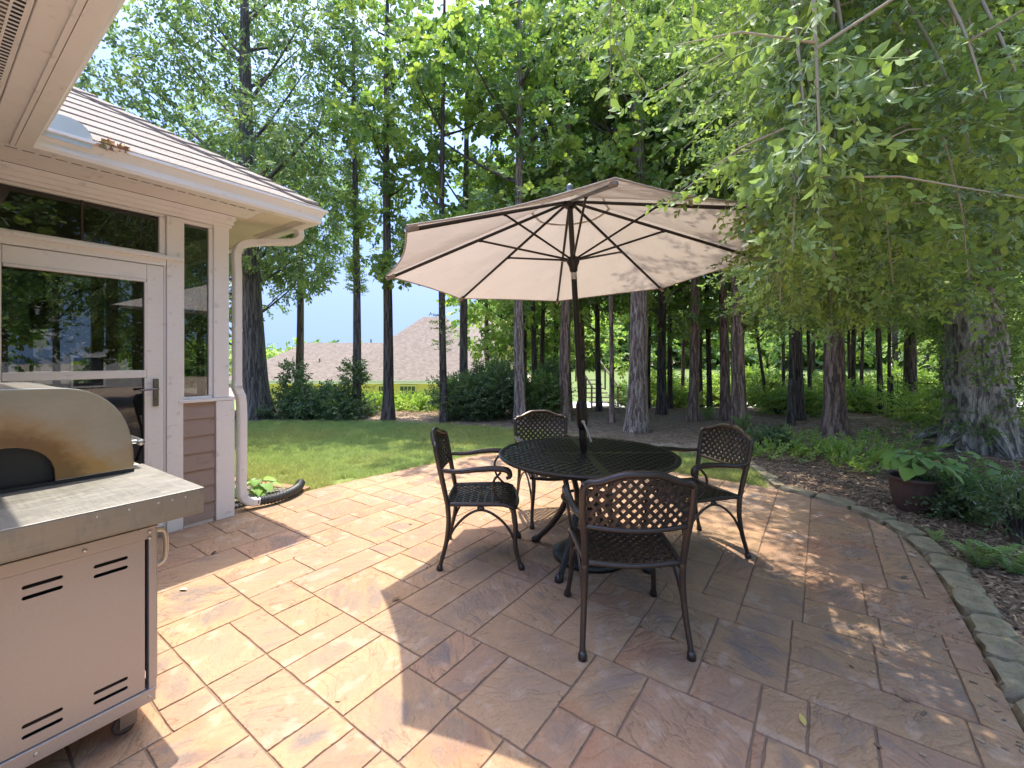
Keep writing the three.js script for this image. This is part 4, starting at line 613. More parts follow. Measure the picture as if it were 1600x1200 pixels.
function clumpTwigs(list, r, c, rad, n, cols, o = {}) {                // fill one clump of a crown
  for (let i = 0; i < n; i++) {
    const d = V(r() * 2 - 1, r() * 2 - 1, r() * 2 - 1); if (d.lengthSq() > 1 || d.lengthSq() < 0.02) { i--; continue; }
    const k = Math.pow(d.length(), 0.5); d.normalize(); const p = [c.x + d.x * rad[0] * k, c.y + d.y * rad[1] * k, c.z + d.z * rad[0] * k];
    const dir = V(d.x + (r() - 0.5) * 1.2, d.y * 0.5 + (r() - 0.5) * 0.8 - (o.droop ?? 0.25), d.z + (r() - 0.5) * 1.2).normalize();
    const cc = cols[Math.floor(r() * cols.length)], v = 0.8 + 0.4 * r();
    list.push({ p, q: aim(dir, (r() - 0.5) * 2.4), s: (o.size ?? 1) * (0.75 + 0.5 * r()), c: [cc[0] * v, cc[1] * v, cc[2] * v] });
  }
}
function spread(name, kind, list, parent) { const G = TWIG[kind]; G.forEach((g, k) => { const part = list.filter((_, i) => i % G.length === k); if (part.length) scatter(name, g, leafM, part, parent); }); }
const barkTex = (c, c2, sx, sy, spots) => texture(512, 512, (u, v) => { const w = fbm(u * 4, v * 4, 3, 4) - 0.5, a = fbm(u * sx + w * 3, v * sy + w * 2, 4, 256), f = fbm(u * 60, v * 40, 3, 256), m = sstep(0.32, 0.62, a), s = spots * sstep(0.56, 0.66, fbm(u * 14 + 5, v * 10, 4, 256)); const k = (0.35 + 0.75 * m) * (0.75 + 0.5 * f); return [lerp(c[0] * k, c2[0], s), lerp(c[1] * k, c2[1], s), lerp(c[2] * k, c2[2], s)]; }, true, [1.4, 0.9]);
const barkBump = texture(512, 512, (u, v) => { const w = fbm(u * 4, v * 4, 3, 4) - 0.5; return sstep(0.28, 0.66, fbm(u * 22 + w * 3, v * 7 + w * 2, 4, 256)) * 0.8 + 0.2 * fbm(u * 60, v * 60, 2, 256); }, false, [1.4, 0.9]);
const BARK = { oak: mat(null, 0.95, { map: barkTex([0.22, 0.185, 0.16], [0.32, 0.31, 0.28], 22, 5, 0.3), bumpMap: barkBump, bumpScale: 0.03 }), pine: mat(null, 0.95, { map: barkTex([0.47, 0.315, 0.25], [0.45, 0.38, 0.32], 18, 7, 0.2), bumpMap: barkBump, bumpScale: 0.04 }), lichen: mat(null, 0.95, { map: barkTex([0.5, 0.37, 0.31], [0.6, 0.56, 0.5], 18, 7, 0.5), bumpMap: barkBump, bumpScale: 0.04 }), dark: mat(null, 0.95, { map: barkTex([0.15, 0.118, 0.1], [0.24, 0.22, 0.19], 22, 5, 0.25), bumpMap: barkBump, bumpScale: 0.025 }) };
function trunkGeo(r, path, H, flare, seed, seg = 14) {
  const n = Math.max(16, Math.round(H * 3)), pts = [], R = [];
  for (let i = 0; i <= n; i++) { const t = Math.pow(i / n, 1.3), y = H * t - 0.15 * (1 - t); pts.push(path(Math.max(0, y)).setY(y)); R.push(r * (1 - 0.72 * Math.pow(Math.max(0, y) / H, 1.1)) * (1 + flare * Math.exp(-Math.max(0, y) * 3.2))); }
  return tube(pts, R, seg, 0, true, (a, L, y) => 1 + 0.07 * (noise(Math.cos(a) * 3 + seed + 9, y * 1.6 + Math.sin(a) * 3) - 0.5) + 0.1 * flare * Math.exp(-Math.max(0, y) * 4) * Math.sin(a * 5 + seed));
}
let treeSeed = 100, twigTotal = 0;
const DENSE = 0.42;
function tree(o) {  // px: bearing of the trunk, d: distance, w: trunk width in the photograph, h0..H: crown, R: crown radius, n: twigs
  const seed = treeSeed++, r = rng(seed), [x, z] = at(o.d, (o.px - 800) / 675 * o.d), y0 = groundY(x, z) - 0.02;
  const t = thing(o.name ?? 'tree', o.label, 'tree', [x, y0, z], 0, o.group);
  const rad = o.w / 675 * o.d / 2, H = Math.min(o.H ?? 13, 10), lean = o.lean ?? 0, ph = r() * 6, am = (o.bend ?? 0.05);
  const path = (y) => V(RT[0] * lean * y + am * Math.sin(y * 0.45 + ph) - am * Math.sin(ph), y, RT[1] * lean * y + am * Math.cos(y * 0.4 + ph) - am * Math.cos(ph));
  part('trunk', trunkGeo(rad, path, H, o.flare ?? 0.45, seed, rad > 0.14 ? 20 : 10), BARK[o.bark ?? 'pine'], t);
  const limbs = [], list = [], m = o.m ?? Math.max(6, Math.round(o.n / 130)), kind = o.leaf ?? 'maple', cols = GREEN[o.green ?? (kind === 'oak' ? 'oak' : 'maple')];
  for (let i = 0; i < m; i++) {
    const f = (i + r()) / m, h = lerp(o.h0, H * 1.02, Math.pow(f, 0.9)), prof = Math.pow(Math.sin(Math.PI * clamp(0.12 + 0.8 * f, 0, 0.96)), 0.7), a = i * 2.4 + r() * 1.5, q = o.R * prof * Math.sqrt(0.1 + 0.9 * r()), b = path(h);
    if (depthOf(x + b.x + Math.cos(a) * q, z + b.z + Math.sin(a) * q) - 0.22 * h < (o.front ?? 6.7) + 0.6 * (r() - 0.5)) continue;
    if (h > 1.7 + 0.86 * depthOf(x + b.x + Math.cos(a) * q, z + b.z + Math.sin(a) * q) && r() < 0.75) continue;
    if (o.keep && !o.keep(x + b.x + Math.cos(a) * q, h, z + b.z + Math.sin(a) * q)) continue;
    const c = V(b.x + Math.cos(a) * q, h + (r() - 0.4) * 0.5, b.z + Math.sin(a) * q), s = (0.55 + 0.5 * r()) * clamp(o.R / 2.2, 0.65, 1.25) * (o.puff ?? 1), hs = Math.max(o.h0 * (o.d < 13 ? 0.85 : 0.5), h - q * (o.rise ?? 0.6) - 0.2), st = path(hs);
    if (q > 0.35 && (m < 60 || i % 3 === 0)) limbs.push(tube([st, st.clone().lerp(c, 0.45).add(V(0, -0.05 * q, 0)), c], [Math.min(rad * 0.42, 0.022 + 0.016 * q), 0.014 + 0.006 * q, 0.006], 5, 5, false));
    clumpTwigs(list, r, c, [s, s * 0.6], Math.round(DENSE * o.n / m * (0.7 + 0.6 * r())), cols, { droop: o.droop, size: o.size });
  }
  if (o.d < 12) for (const l of limbs) part('limb', l, BARK[o.bark === 'oak' ? 'oak' : 'dark'], t); else if (limbs.length) part('limbs', limbs, BARK.dark, t, { kind: 'stuff' });
  spread('crown', kind, list, t); twigTotal += list.length;
  if (o.vine) { const v = []; for (let i = 0; i < o.vine[2]; i++) { const h = lerp(o.vine[0], o.vine[1], r()), a = r() * 6.28; if (noise(h * 1.7 + seed, a * 0.8) < 0.42 + 0.25 * r()) continue; const b = path(h), d = V(Math.cos(a), (r() - 0.3) * 0.8, Math.sin(a)).normalize(), k = rad * (1 - 0.6 * h / H), cc = GREEN.lime[Math.floor(r() * 3)]; v.push({ p: [b.x + d.x * k, h, b.z + d.z * k], q: aim(d, r() * 6), s: 0.4 + 0.5 * r(), c: cc }); } spread('vine', 'bush', v, t); }
  return t;
}
// ---- the trunks of the tree line, from left to right
const far = (x, h, z) => depthOf(x, z) > 7.2;                        // the sky over the near lawn stays open
tree({ px: 402, d: 10, w: 36, bark: 'oak', flare: 0.7, H: 12.5, h0: 3.6, R: 3.3, n: 14000, m: 100, rise: 0.8, lean: -0.03, leaf: 'oak', keep: (x, h, z) => depthOf(x, z) > 8.2, label: 'large spreading oak with grey trunk left on the lawn edge', name: 'oak_tree' });
tree({ px: 379, d: 10.8, w: 9, bark: 'dark', H: 5, h0: 1.9, R: 1.7, n: 900, leaf: 'oak', label: 'small thin dark tree just left of the large oak' });
tree({ px: 557, d: 10.3, w: 14, bark: 'oak', H: 13, h0: 6, R: 1.3, n: 700, leaf: 'oak', vine: [2.9, 7.5, 1300], label: 'straight slender tree wrapped in yellow-green vine above the left bush' });
tree({ px: 607, d: 9.7, w: 17, bark: 'dark', H: 13, h0: 3.2, R: 1.3, n: 1100, leaf: 'maple', lean: 0.006, label: 'dark straight tree standing before the yellow shrubs', flare: 0.5 });
tree({ px: 694, d: 9.4, w: 12, bark: 'dark', H: 12, h0: 3.4, R: 1.2, n: 800, vine: [0.4, 3, 120], label: 'slender dark tree at the left end of the round bush' });
tree({ px: 725, d: 10.8, w: 14, bark: 'oak', H: 13, h0: 3.6, R: 1.6, n: 1400, keep: far, label: 'straight tree rising out of the round dark bush' });
tree({ front: 5.4, px: 813, d: 9.2, w: 18, bark: 'lichen', H: 13, h0: 3.9, R: 2.6, n: 2100, lean: -0.012, keep: far, label: 'pale grey lichen-spotted tree right of the round bush' });
tree({ px: 836, d: 12, w: 9, bark: 'dark', H: 12, h0: 3, R: 2, n: 1500, label: 'thin dark tree, left one of a close pair behind the pale trunk' });
tree({ px: 846, d: 12.6, w: 8, bark: 'dark', H: 12, h0: 3, R: 2, n: 1500, lean: 0.02, label: 'thin leaning tree, right one of a close pair behind the pale trunk' });
tree({ front: 5.4, px: 882, d: 9.7, w: 18, bark: 'pine', H: 13, h0: 4.2, R: 2.6, n: 2000, keep: far, label: 'brown pine just left of the umbrella pole' });
tree({ px: 911, d: 12.4, w: 10, bark: 'pine', H: 12, h0: 3.2, R: 2.2, n: 1800, label: 'brown tree directly behind the umbrella pole' });
tree({ px: 936, d: 11.2, w: 9, bark: 'dark', H: 11, h0: 2.4, R: 2.2, n: 1900, label: 'thin black tree beside the far wooden steps' });
tree({ px: 956, d: 9.4, w: 8, bark: 'pine', H: 11, h0: 4, R: 1.5, n: 1000, label: 'thin brown tree between umbrella pole and the thickest pine' });
tree({ front: 4.7, px: 995, d: 8.2, w: 30, bark: 'lichen', flare: 0.55, H: 14, h0: 4.6, R: 3.1, n: 3000, keep: (x, h, z) => depthOf(x, z) > 6.5, label: 'thick pine with pale flaky bark behind the table', name: 'pine_tree' });
tree({ px: 1013, d: 12.2, w: 6, bark: 'dark', H: 10, h0: 2.4, R: 1.8, n: 1100, label: 'very thin dark tree right beside the thickest pine' });
tree({ px: 1034, d: 10.5, w: 15, bark: 'dark', H: 12, h0: 2.3, R: 2.4, n: 1900, label: 'dark forked-looking tree right of the thickest pine' });
tree({ px: 1047, d: 12, w: 8, bark: 'dark', H: 11, h0: 2.2, R: 2.1, n: 1600, label: 'thin dark tree behind the forked-looking one' });
tree({ px: 1066, d: 14, w: 6, bark: 'pine', H: 10, h0: 2.2, R: 2, n: 1300, label: 'pale thin tree far back before the bright meadow' });
tree({ front: 5.4, px: 1083, d: 9.6, w: 16, bark: 'pine', H: 13, h0: 4.2, R: 2.6, n: 2300, keep: far, label: 'brown pine midway between the thickest pine and the pine pair' });
tree({ px: 1109, d: 11.5, w: 8, bark: 'dark', H: 11, h0: 2.2, R: 2.1, n: 1700, label: 'thin dark tree just left of the pine pair' });
tree({ front: 5.4, px: 1134, d: 9.7, w: 15, bark: 'pine', H: 13, h0: 4, R: 2.5, n: 2000, keep: far, label: 'left pine of the close brown pair behind the right chair', name: 'pine_tree' });
tree({ front: 4.7, px: 1155, d: 8.5, w: 21, bark: 'pine', H: 13.5, h0: 4.2, R: 2.9, n: 2500, keep: (x, h, z) => depthOf(x, z) > 6.6, label: 'right, thicker pine of the close brown pair behind the right chair', name: 'pine_tree' });
tree({ px: 1200, d: 11, w: 5, bark: 'dark', H: 7, h0: 2, R: 1.6, n: 1000, lean: -0.16, label: 'thin sapling leaning left beyond the pine pair' });
tree({ front: 5.4, px: 1236, d: 9, w: 10, bark: 'oak', H: 12, h0: 3.2, R: 2, n: 1400, label: 'slim grey tree touching a dark trunk beyond the mulch bed' });
tree({ front: 5.4, px: 1249, d: 9.7, w: 14, bark: 'dark', H: 12, h0: 3, R: 2.2, n: 1700, label: 'dark trunk close behind the slim grey tree' });
tree({ px: 1266, d: 11.4, w: 6, bark: 'dark', H: 9, h0: 2.6, R: 1.8, n: 800, label: 'very thin dark tree left of the furrowed pine' });
tree({ front: 4.7, px: 1305, d: 7.85, w: 29, bark: 'pine', flare: 0.5, H: 13, h0: 4, R: 3, n: 2600, keep: (x, h, z) => depthOf(x, z) > 5.4, label: 'stout pine with furrowed brown bark at the bed end', name: 'pine_tree' });
tree({ px: 1333, d: 12, w: 7, bark: 'dark', H: 9, h0: 2.6, R: 1.8, n: 800, label: 'first thin dark trunk right of the furrowed pine' });
tree({ px: 1345, d: 13, w: 5, bark: 'dark', H: 9, h0: 2.6, R: 1.8, n: 800, label: 'second thin dark trunk right of the furrowed pine' });
tree({ px: 1376, d: 10.6, w: 8, bark: 'dark', H: 10, h0: 2.6, R: 2, n: 1300, label: 'dark straight trunk left of the metal fence' });
tree({ px: 1390, d: 11.6, w: 5, bark: 'dark', H: 9, h0: 2, R: 1.9, n: 1300, label: 'very thin trunk next to the fence end' });
tree({ px: 1423, d: 11, w: 17, bark: 'dark', H: 12, h0: 2.6, R: 2.4, n: 1900, label: 'wide dark trunk rising behind the metal fence' });
tree({ px: 1477, d: 11.8, w: 15, bark: 'dark', H: 12, h0: 2.6, R: 2.4, n: 1900, label: 'dark trunk beside the mottled grey trunk at right' });
// ---- wood further back: crowns that close the view between the trunks
{
  const r = rng(404);
  for (let i = 0; i < 30; i++) { const px = 745 + i * 29 + r() * 22, d = 13 + r() * 7; if (px > 960 && i % 2) continue; tree({ px, d, w: 5 + r() * 4, bark: 'dark', H: 7 + r() * 3, h0: 1.4 + 1.2 * r() + (px > 1000 && px < 1240 ? 0.9 : 0), R: 2.3, n: 760, size: 1.25, leaf: 'maple', green: r() < 0.5 ? 'lime' : 'maple', label: 'slender leafy tree in the wood behind the front trunks', group: 'trees deeper in the wood' }); }
  for (let i = 0; i < 16; i++) { const px = -520 + i * 75 + r() * 20, d = 13.5 + r() * 4; if (px > 470) continue; tree({ px, d, w: 9 + r() * 5, bark: 'dark', H: 10 + r() * 3, h0: px > 420 ? 5 : 3, R: 2.4, n: 2400, leaf: 'oak', size: 1.2, label: 'tall leafy tree behind the house and the large oak', group: 'trees behind the oak' }); }
  // far wood: one mass, all round
  const list = []; for (let i = 0; i < 190; i++) { const d = 62 + r() * 30, s = -62 + i * 0.72 + r() * 4, [x, z] = at(d, s), big = 3 + r() * 3; for (let k = 0; k < 3; k++) clumpTwigs(list, r, V(x + (r() - 0.5) * 4, groundY(x, z) + (s < -4 ? 0.5 : 1.5) + r() * (s < -4 ? 2.5 : 11), z), [big, big * 0.7], 60, GREEN[r() < 0.5 ? 'lime' : 'maple'], { size: 2.6 }); }
  for (let i = 0; i < 150; i++) { const a = i / 150 * 2 * Math.PI, q = 34 + 10 * r(), x = Math.cos(a) * q, z = Math.sin(a) * q; if (depthOf(x, z) > 10 && Math.abs(sideOf(x, z)) < depthOf(x, z) * 1.25) continue; if (x > 14 && Math.abs(z + 3) < 5) continue; for (let k = 0; k < 3; k++) clumpTwigs(list, r, V(x + (r() - 0.5) * 3, 1.0 + r() * 4.5, z), [2.4, 1.8], 55, GREEN[r() < 0.4 ? 'lime' : 'maple'], { size: 2 }); }
  TWIG.far.forEach((g, k) => scatter('far_wood', g, leafM, list.filter((_, i) => i % 2 === k), scene, { label: k ? 'yellowish half of the hazy wood beyond the meadow' : 'hazy green wood beyond the meadow', category: 'wood' }));
}

// ------------------------------------------------------------------ bushes and undergrowth along the tree line
function bush(o) {
  const seed = treeSeed++, r = rng(seed), [x, z] = at(o.d, (o.px - 800) / 675 * o.d), y0 = groundY(x, z) - 0.02;
  const t = thing(o.name ?? 'bush', o.label, 'bush', [x, y0, z], 0, o.group), list = [], stems = [], m = o.m ?? 14;
  for (let i = 0; i < m; i++) {
    const a = r() * 6.28, q = Math.sqrt(r()) * 0.75, h = o.h * (0.2 + 0.68 * r()) * (1 - 0.45 * q * q), c = V(Math.cos(a) * q * o.R, h, Math.sin(a) * q * o.R * 0.8), s = o.R * (0.26 + 0.14 * r());
    stems.push(tube([[c.x * 0.15, 0, c.z * 0.15], [c.x * 0.5, h * 0.5, c.z * 0.5], [c.x, h, c.z]], [0.02, 0.013, 0.006], 5, 5, false));
    clumpTwigs(list, r, c, [s, s * 0.8], Math.round(o.n / m), GREEN[o.green ?? 'dark'], { droop: o.droop ?? -0.2, size: o.size });
  }
  for (const [dx, h] of o.shoots ?? []) { stems.push(tube([[RT[0] * dx, 0, RT[1] * dx], [RT[0] * dx, h, RT[1] * dx]], [0.014, 0.005], 5, 4, false)); for (let k = 0; k < 5; k++) clumpTwigs(list, r, V(RT[0] * dx, h * (0.62 + 0.09 * k), RT[1] * dx), [0.2 - 0.02 * k, 0.14], 22, GREEN[o.green ?? 'dark'], { droop: -0.3 }); }
  part('stems', stems, BARK.dark, t, { kind: 'stuff' }); spread('foliage', o.leaf ?? 'bush', list, t);
}
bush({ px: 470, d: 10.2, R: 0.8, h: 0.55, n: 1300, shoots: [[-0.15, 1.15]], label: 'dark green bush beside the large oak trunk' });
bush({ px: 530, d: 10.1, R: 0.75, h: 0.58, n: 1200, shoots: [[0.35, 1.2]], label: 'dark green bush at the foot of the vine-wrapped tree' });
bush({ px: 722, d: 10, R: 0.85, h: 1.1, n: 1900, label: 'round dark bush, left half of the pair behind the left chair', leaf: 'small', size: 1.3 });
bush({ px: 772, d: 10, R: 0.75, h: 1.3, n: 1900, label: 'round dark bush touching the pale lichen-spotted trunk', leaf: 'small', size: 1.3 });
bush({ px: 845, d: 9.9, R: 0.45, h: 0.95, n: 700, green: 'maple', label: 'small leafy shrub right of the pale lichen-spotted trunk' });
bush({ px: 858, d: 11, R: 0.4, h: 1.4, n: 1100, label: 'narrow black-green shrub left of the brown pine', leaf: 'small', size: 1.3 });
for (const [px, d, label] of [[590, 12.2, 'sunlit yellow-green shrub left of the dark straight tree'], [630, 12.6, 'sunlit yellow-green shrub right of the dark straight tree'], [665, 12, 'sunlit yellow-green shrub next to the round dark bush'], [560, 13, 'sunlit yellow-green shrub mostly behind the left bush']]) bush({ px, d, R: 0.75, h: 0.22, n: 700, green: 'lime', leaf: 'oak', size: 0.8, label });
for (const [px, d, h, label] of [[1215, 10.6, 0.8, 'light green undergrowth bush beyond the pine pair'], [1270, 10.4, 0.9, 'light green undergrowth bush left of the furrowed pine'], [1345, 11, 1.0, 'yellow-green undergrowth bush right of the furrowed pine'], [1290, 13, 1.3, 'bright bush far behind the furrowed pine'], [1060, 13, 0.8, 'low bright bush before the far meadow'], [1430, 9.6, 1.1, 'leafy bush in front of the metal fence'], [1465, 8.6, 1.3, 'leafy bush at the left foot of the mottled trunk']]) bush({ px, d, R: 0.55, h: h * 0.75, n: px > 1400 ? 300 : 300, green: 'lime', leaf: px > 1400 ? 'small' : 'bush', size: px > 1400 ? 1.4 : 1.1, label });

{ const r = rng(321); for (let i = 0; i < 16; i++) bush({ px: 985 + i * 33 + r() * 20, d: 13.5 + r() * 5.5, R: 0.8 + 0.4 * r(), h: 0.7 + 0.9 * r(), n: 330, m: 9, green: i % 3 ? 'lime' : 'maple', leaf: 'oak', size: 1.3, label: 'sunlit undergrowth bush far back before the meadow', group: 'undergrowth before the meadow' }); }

// ------------------------------------------------------------------ weeping elm at the right: mottled trunk, long limbs over the patio, hanging branchlets
{
  const [tx, tz] = at(6.56, 7.09), r = rng(611), t = thing('elm_tree', 'weeping tree at right with mottled grey trunk and branches hanging over the patio', 'tree', [tx, 0, tz]);
  const path = (y) => V(RT[0] * (-0.03 * y), y, RT[1] * (-0.03 * y));
  const elmBark = mat(null, 0.95, { map: barkTex([0.6, 0.53, 0.47], [0.72, 0.7, 0.66], 9, 8, 0.6), bumpMap: barkBump, bumpScale: 0.06 });
  part('trunk', trunkGeo(0.385, path, 8, 0.25, 3, 40), elmBark, t);
  const root = []; for (let k = 0; k < 6; k++) { const a = k * 1.05 + 0.3; root.push(tube([[Math.cos(a) * 0.35, 0.28, Math.sin(a) * 0.35], [Math.cos(a) * 0.6, 0.1, Math.sin(a) * 0.6], [Math.cos(a) * 0.75, -0.04, Math.sin(a) * 0.75]], [0.11, 0.075, 0.03], 8, 6)); }
  for (const g of root) part('root', g, elmBark, t);
  const W = (d, l, h) => { const [x, z] = at(d, l); return V(x - tx, h, z - tz); };
  const ends = [[2.0, 1.7, 4.3, 3.9], [3.3, 2.5, 4.6, 4.4], [1.6, 2.6, 4.2, 4.6], [4.2, 3.4, 4.8, 4.8], [2.8, 3.8, 4.3, 4.2], [4.9, 4.9, 4.9, 5], [5.6, 6.0, 5.2, 5.2], [1.0, 0.75, 4.6, 5.2], [3.0, 1.5, 5.2, 5.4], [7.2, 8.6, 5.6, 5.6], [5.2, 8.4, 4.6, 4.2], [2.2, 2.2, 5.6, 5.8], [0.2, 1.6, 4.4, 4.8], [3.8, 5.2, 4.2, 3.9]];
  const curves = ends.map(([d, l, h, s]) => { const e = W(d, l, h), b = path(s); return new THREE.CatmullRomCurve3([b, b.clone().lerp(e, 0.3).add(V(0, 0.9, 0)), b.clone().lerp(e, 0.65).add(V(0, 0.95, 0)), e]); });
  for (const c of curves) part('limb', tube(c.getPoints(18), c.getPoints(18).map((_, i) => lerp(0.085, 0.014, i / 18)), 7), elmBark, t);
  // hanging branchlets: positions by distance and side of the patio, never below head height over it
  const sprig = [21, 22, 23].map((s) => twigGeo(s, 13, 0.23, 0.044, 0.022, { fine: 3, stem: 0.0016, droop: 0.3, spread: 2.4 })), lists = [[], [], []], strands = [], bigLeaf = [];
  const cols = GREEN.elm, colour = () => { const c = cols[Math.floor(r() * cols.length)], v = 0.75 + 0.45 * r(); return [c[0] * v, c[1] * v, c[2] * v]; };
  let strand = 0;
  const hang = (p0, hEnd, out, sprigs, len = 1) => {
    const sway = V((r() - 0.5) * 1.1, 0, (r() - 0.5) * 1.1).add(out); { const q = p0.clone().add(sway), lack = 0.56 * depthOf(q.x + tx, q.z + tz) + 0.14 - sideOf(q.x + tx, q.z + tz); if (lack > 0) sway.add(V(RT[0] * lack, 0, RT[1] * lack)); }
    const mid = p0.clone().add(sway.clone().multiplyScalar(0.6)).setY(lerp(p0.y, hEnd, 0.35)), low = p0.clone().add(sway).setY(lerp(p0.y, hEnd, 0.75)), tip = p0.clone().add(sway.clone().multiplyScalar(1.15)).setY(hEnd), c = new THREE.CatmullRomCurve3([p0, mid, low, tip]);
    strands.push(tube(c.getPoints(10), c.getPoints(10).map((_, i) => lerp(0.0095, 0.002, i / 10)), 4, 0, false));
    for (let i = 0; i < sprigs; i++) { const u = Math.pow(r(), 0.8), p = c.getPoint(u), g = c.getTangent(u), a = r() * 6.28, side = V(Math.cos(a), 0, Math.sin(a)), dir = g.clone().multiplyScalar(0.7).addScaledVector(side, 0.9).add(V(0, -0.15, 0)).normalize(); p.addScaledVector(side, 0.02); lists[i % 3].push({ p: [p.x, p.y, p.z], q: aim(dir, r() * 6.28), s: (0.7 + 0.6 * r()) * len, c: colour() }); }
    for (let i = 0; i < (sprigs > 14 ? 4 : 2); i++) { const p = c.getPoint(0.15 + 0.75 * r()), a = r() * 6.28, L = 0.2 + 0.3 * r(), e = p.clone().add(V(Math.cos(a) * L, (r() - 0.65) * 0.35, Math.sin(a) * L)); strands.push(tube([p, p.clone().lerp(e, 0.5).add(V(0, 0.03, 0)), e], [0.0038, 0.0028, 0.0012], 4, 0, false)); for (let k = 0; k < 5; k++) { const f = p.clone().lerp(e, 0.35 + 0.65 * k / 4), dir = e.clone().sub(p).normalize().add(V(r() - 0.5, r() - 0.7, r() - 0.5)).normalize(); lists[k % 3].push({ p: [f.x, f.y, f.z], q: aim(dir, r() * 6.28), s: (0.6 + 0.5 * r()) * len, c: colour() }); } }
    return c;
  };
  const clear = (d, l) => Math.max(clamp(2.2 - (l - 0.5 * d) * 1.35, 1.6 + 0.03 * d, 2.2), 1.6 + 1.3 * sstep(0.74, 1.0, l / (d + 0.2)));
  for (let i = 0; i < 420; i++) {
    const c = curves[Math.floor(r() * curves.length)], p = c.getPoint(0.42 + 0.58 * r()).add(V((r() - 0.5) * 1.1, 0, (r() - 0.5) * 1.1)), d = depthOf(p.x + tx, p.z + tz), l = sideOf(p.x + tx, p.z + tz);
    if (d < 1.3 || l < 0.545 * d + 0.12 || l > 1.5 * d + 0.6) continue; strand++;
    const top = Math.min(p.y, 4.6) , end = Math.max(clear(d, l) + 0.45 * r() * r() + (r() < 0.5 ? 0.6 * r() : 0), 1.35); p.setY(top - 0.3 * r());
    hang(p, end, V(RT[0] * -0.12, 0, RT[1] * -0.12), Math.round((d < 2.6 ? 38 : 27) * (p.y - end)), d < 2.6 ? 0.8 : 1);
  }
  for (let i = 0; i < 34; i++) { const d = 1.45 + 0.5 * r(), l = d * (0.55 + 0.2 * r()), p = W(d, l, 3.0 + 0.6 * r()), end = 1.78 + 0.35 * r() + (l < 0.6 * d ? 0.1 : 0) - (l > 0.66 * d ? 0.2 * r() : 0), cc = hang(p, end, V(0, 0, 0), Math.round(40 * (p.y - end)), 0.72); }
  // leafy roof over the right half of the patio, above the frame
  for (let gd = 0.5; gd < 6.6; gd += 0.62) for (let gl = 0.9; gl < 6.2; gl += 0.66) {
    const d = gd + (r() - 0.5) * 0.5, l = gl + (r() - 0.5) * 0.5, c = W(d, l, 4.3 + 1.4 * r() + (d > 3 ? 0.4 * (d - 3) : 0)); if (d > 5.05 ? l < 0.95 : d > 4.25 ? l < 1.45 : d > 2.75 ? l < 1.75 : d > 2 ? l < 1.35 : l < 0.5) continue;
    const tmp = []; clumpTwigs(tmp, r, c, [0.7, 0.35], 74, cols, { droop: 0.4, size: 1.35 }); tmp.forEach((q, k) => lists[k % 3].push(q));
  }
  // leaves climbing on the trunk and a dense shoulder of foliage behind it
  for (let i = 0; i < 1900; i++) { const h = 0.2 + 5 * r(), a = r() * 6.28, b = path(h), dd = V(Math.cos(a), (r() - 0.6) * 0.8, Math.sin(a)).normalize(); if (noise(a * 1.2 + 3, h * 0.9) < 0.5) continue; lists[i % 3].push({ p: [b.x + dd.x * 0.42, h, b.z + dd.z * 0.42], q: aim(dd, r() * 6), s: 0.8 + 0.6 * r(), c: GREEN.maple[i % 4] }); }
  for (let i = 0; i < 30; i++) { const d = 5.2 + r() * 3.5, l = d * (0.98 + 0.42 * r()), c = W(d, l, 0.9 + 3.6 * r()); if (Math.abs(l / d - 1.08) < 0.09 && d < 6.6 && c.y < 3) continue; const tmp = []; clumpTwigs(tmp, r, c, [0.55, 0.45], 90, i % 3 ? GREEN.maple : cols, { droop: 0.4, size: 1.15 }); tmp.forEach((q, k) => lists[k % 3].push(q)); }
  part('hanging_stems', strands, mat([0.46, 0.39, 0.29], 0.8), t, { kind: 'stuff' });
  lists.forEach((L, k) => scatter('foliage', sprig[k], leafM, L, t));
  // the nearest sprays, leaf by leaf
  const shapes = [0, 1, 2, 3].map((k) => leafGeo(0.056 + 0.006 * k, 0.026 + 0.002 * k, 0.2, 0.1 + 0.1 * k, 6)), tints = cols.map((c) => phys(c.map((x) => x * 1.05), 1, { transmission: 0.45, thickness: 0 })), twigM = mat([0.32, 0.28, 0.17], 0.8); let nLeaf = 0;
  const spray = (p0, p1, n, s = 1) => {
    const a = W(...p0), b = W(...p1), c = new THREE.CatmullRomCurve3([a, a.clone().lerp(b, 0.5).add(V((r() - 0.5) * 0.06, 0.02, (r() - 0.5) * 0.06)), b]); part('spray_stem', tube(c.getPoints(8), c.getPoints(8).map((_, i) => lerp(0.0024, 0.0008, i / 8)), 5, 0, false), twigM, t);
    for (let i = 0; i < n; i++) { const u = (i + 0.5) / n, p = c.getPoint(u), g = c.getTangent(u), an = i * 2.4 + r(), side = V(Math.cos(an), 0.1, Math.sin(an)), dir = g.clone().multiplyScalar(0.6).add(side).normalize(), m = part('leaf', shapes[i % 4], tints[Math.floor(r() * tints.length)], t); m.position.copy(p); m.quaternion.copy(aim(dir, (r() - 0.5) * 2)); m.scale.setScalar(s * (0.75 + 0.5 * r())); nLeaf++; }
  };
  spray([1.15, 0.31, 2.75], [1.1, 0.25, 1.98], 30, 0.68); spray([1.13, 0.28, 2.3], [1.1, 0.17, 2.12], 9, 0.6); spray([1.12, 0.27, 2.2], [1.08, 0.33, 2.05], 8, 0.6); spray([1.18, 0.49, 2.7], [1.14, 0.44, 2.0], 26, 0.62); spray([1.16, 0.46, 2.35], [1.13, 0.38, 2.2], 8, 0.55); spray([1.16, 0.3, 2.5], [1.12, 0.31, 2.2], 8, 0.7); spray([1.7, 0.83, 3.1], [1.65, 0.86, 2.5], 14, 0.8);
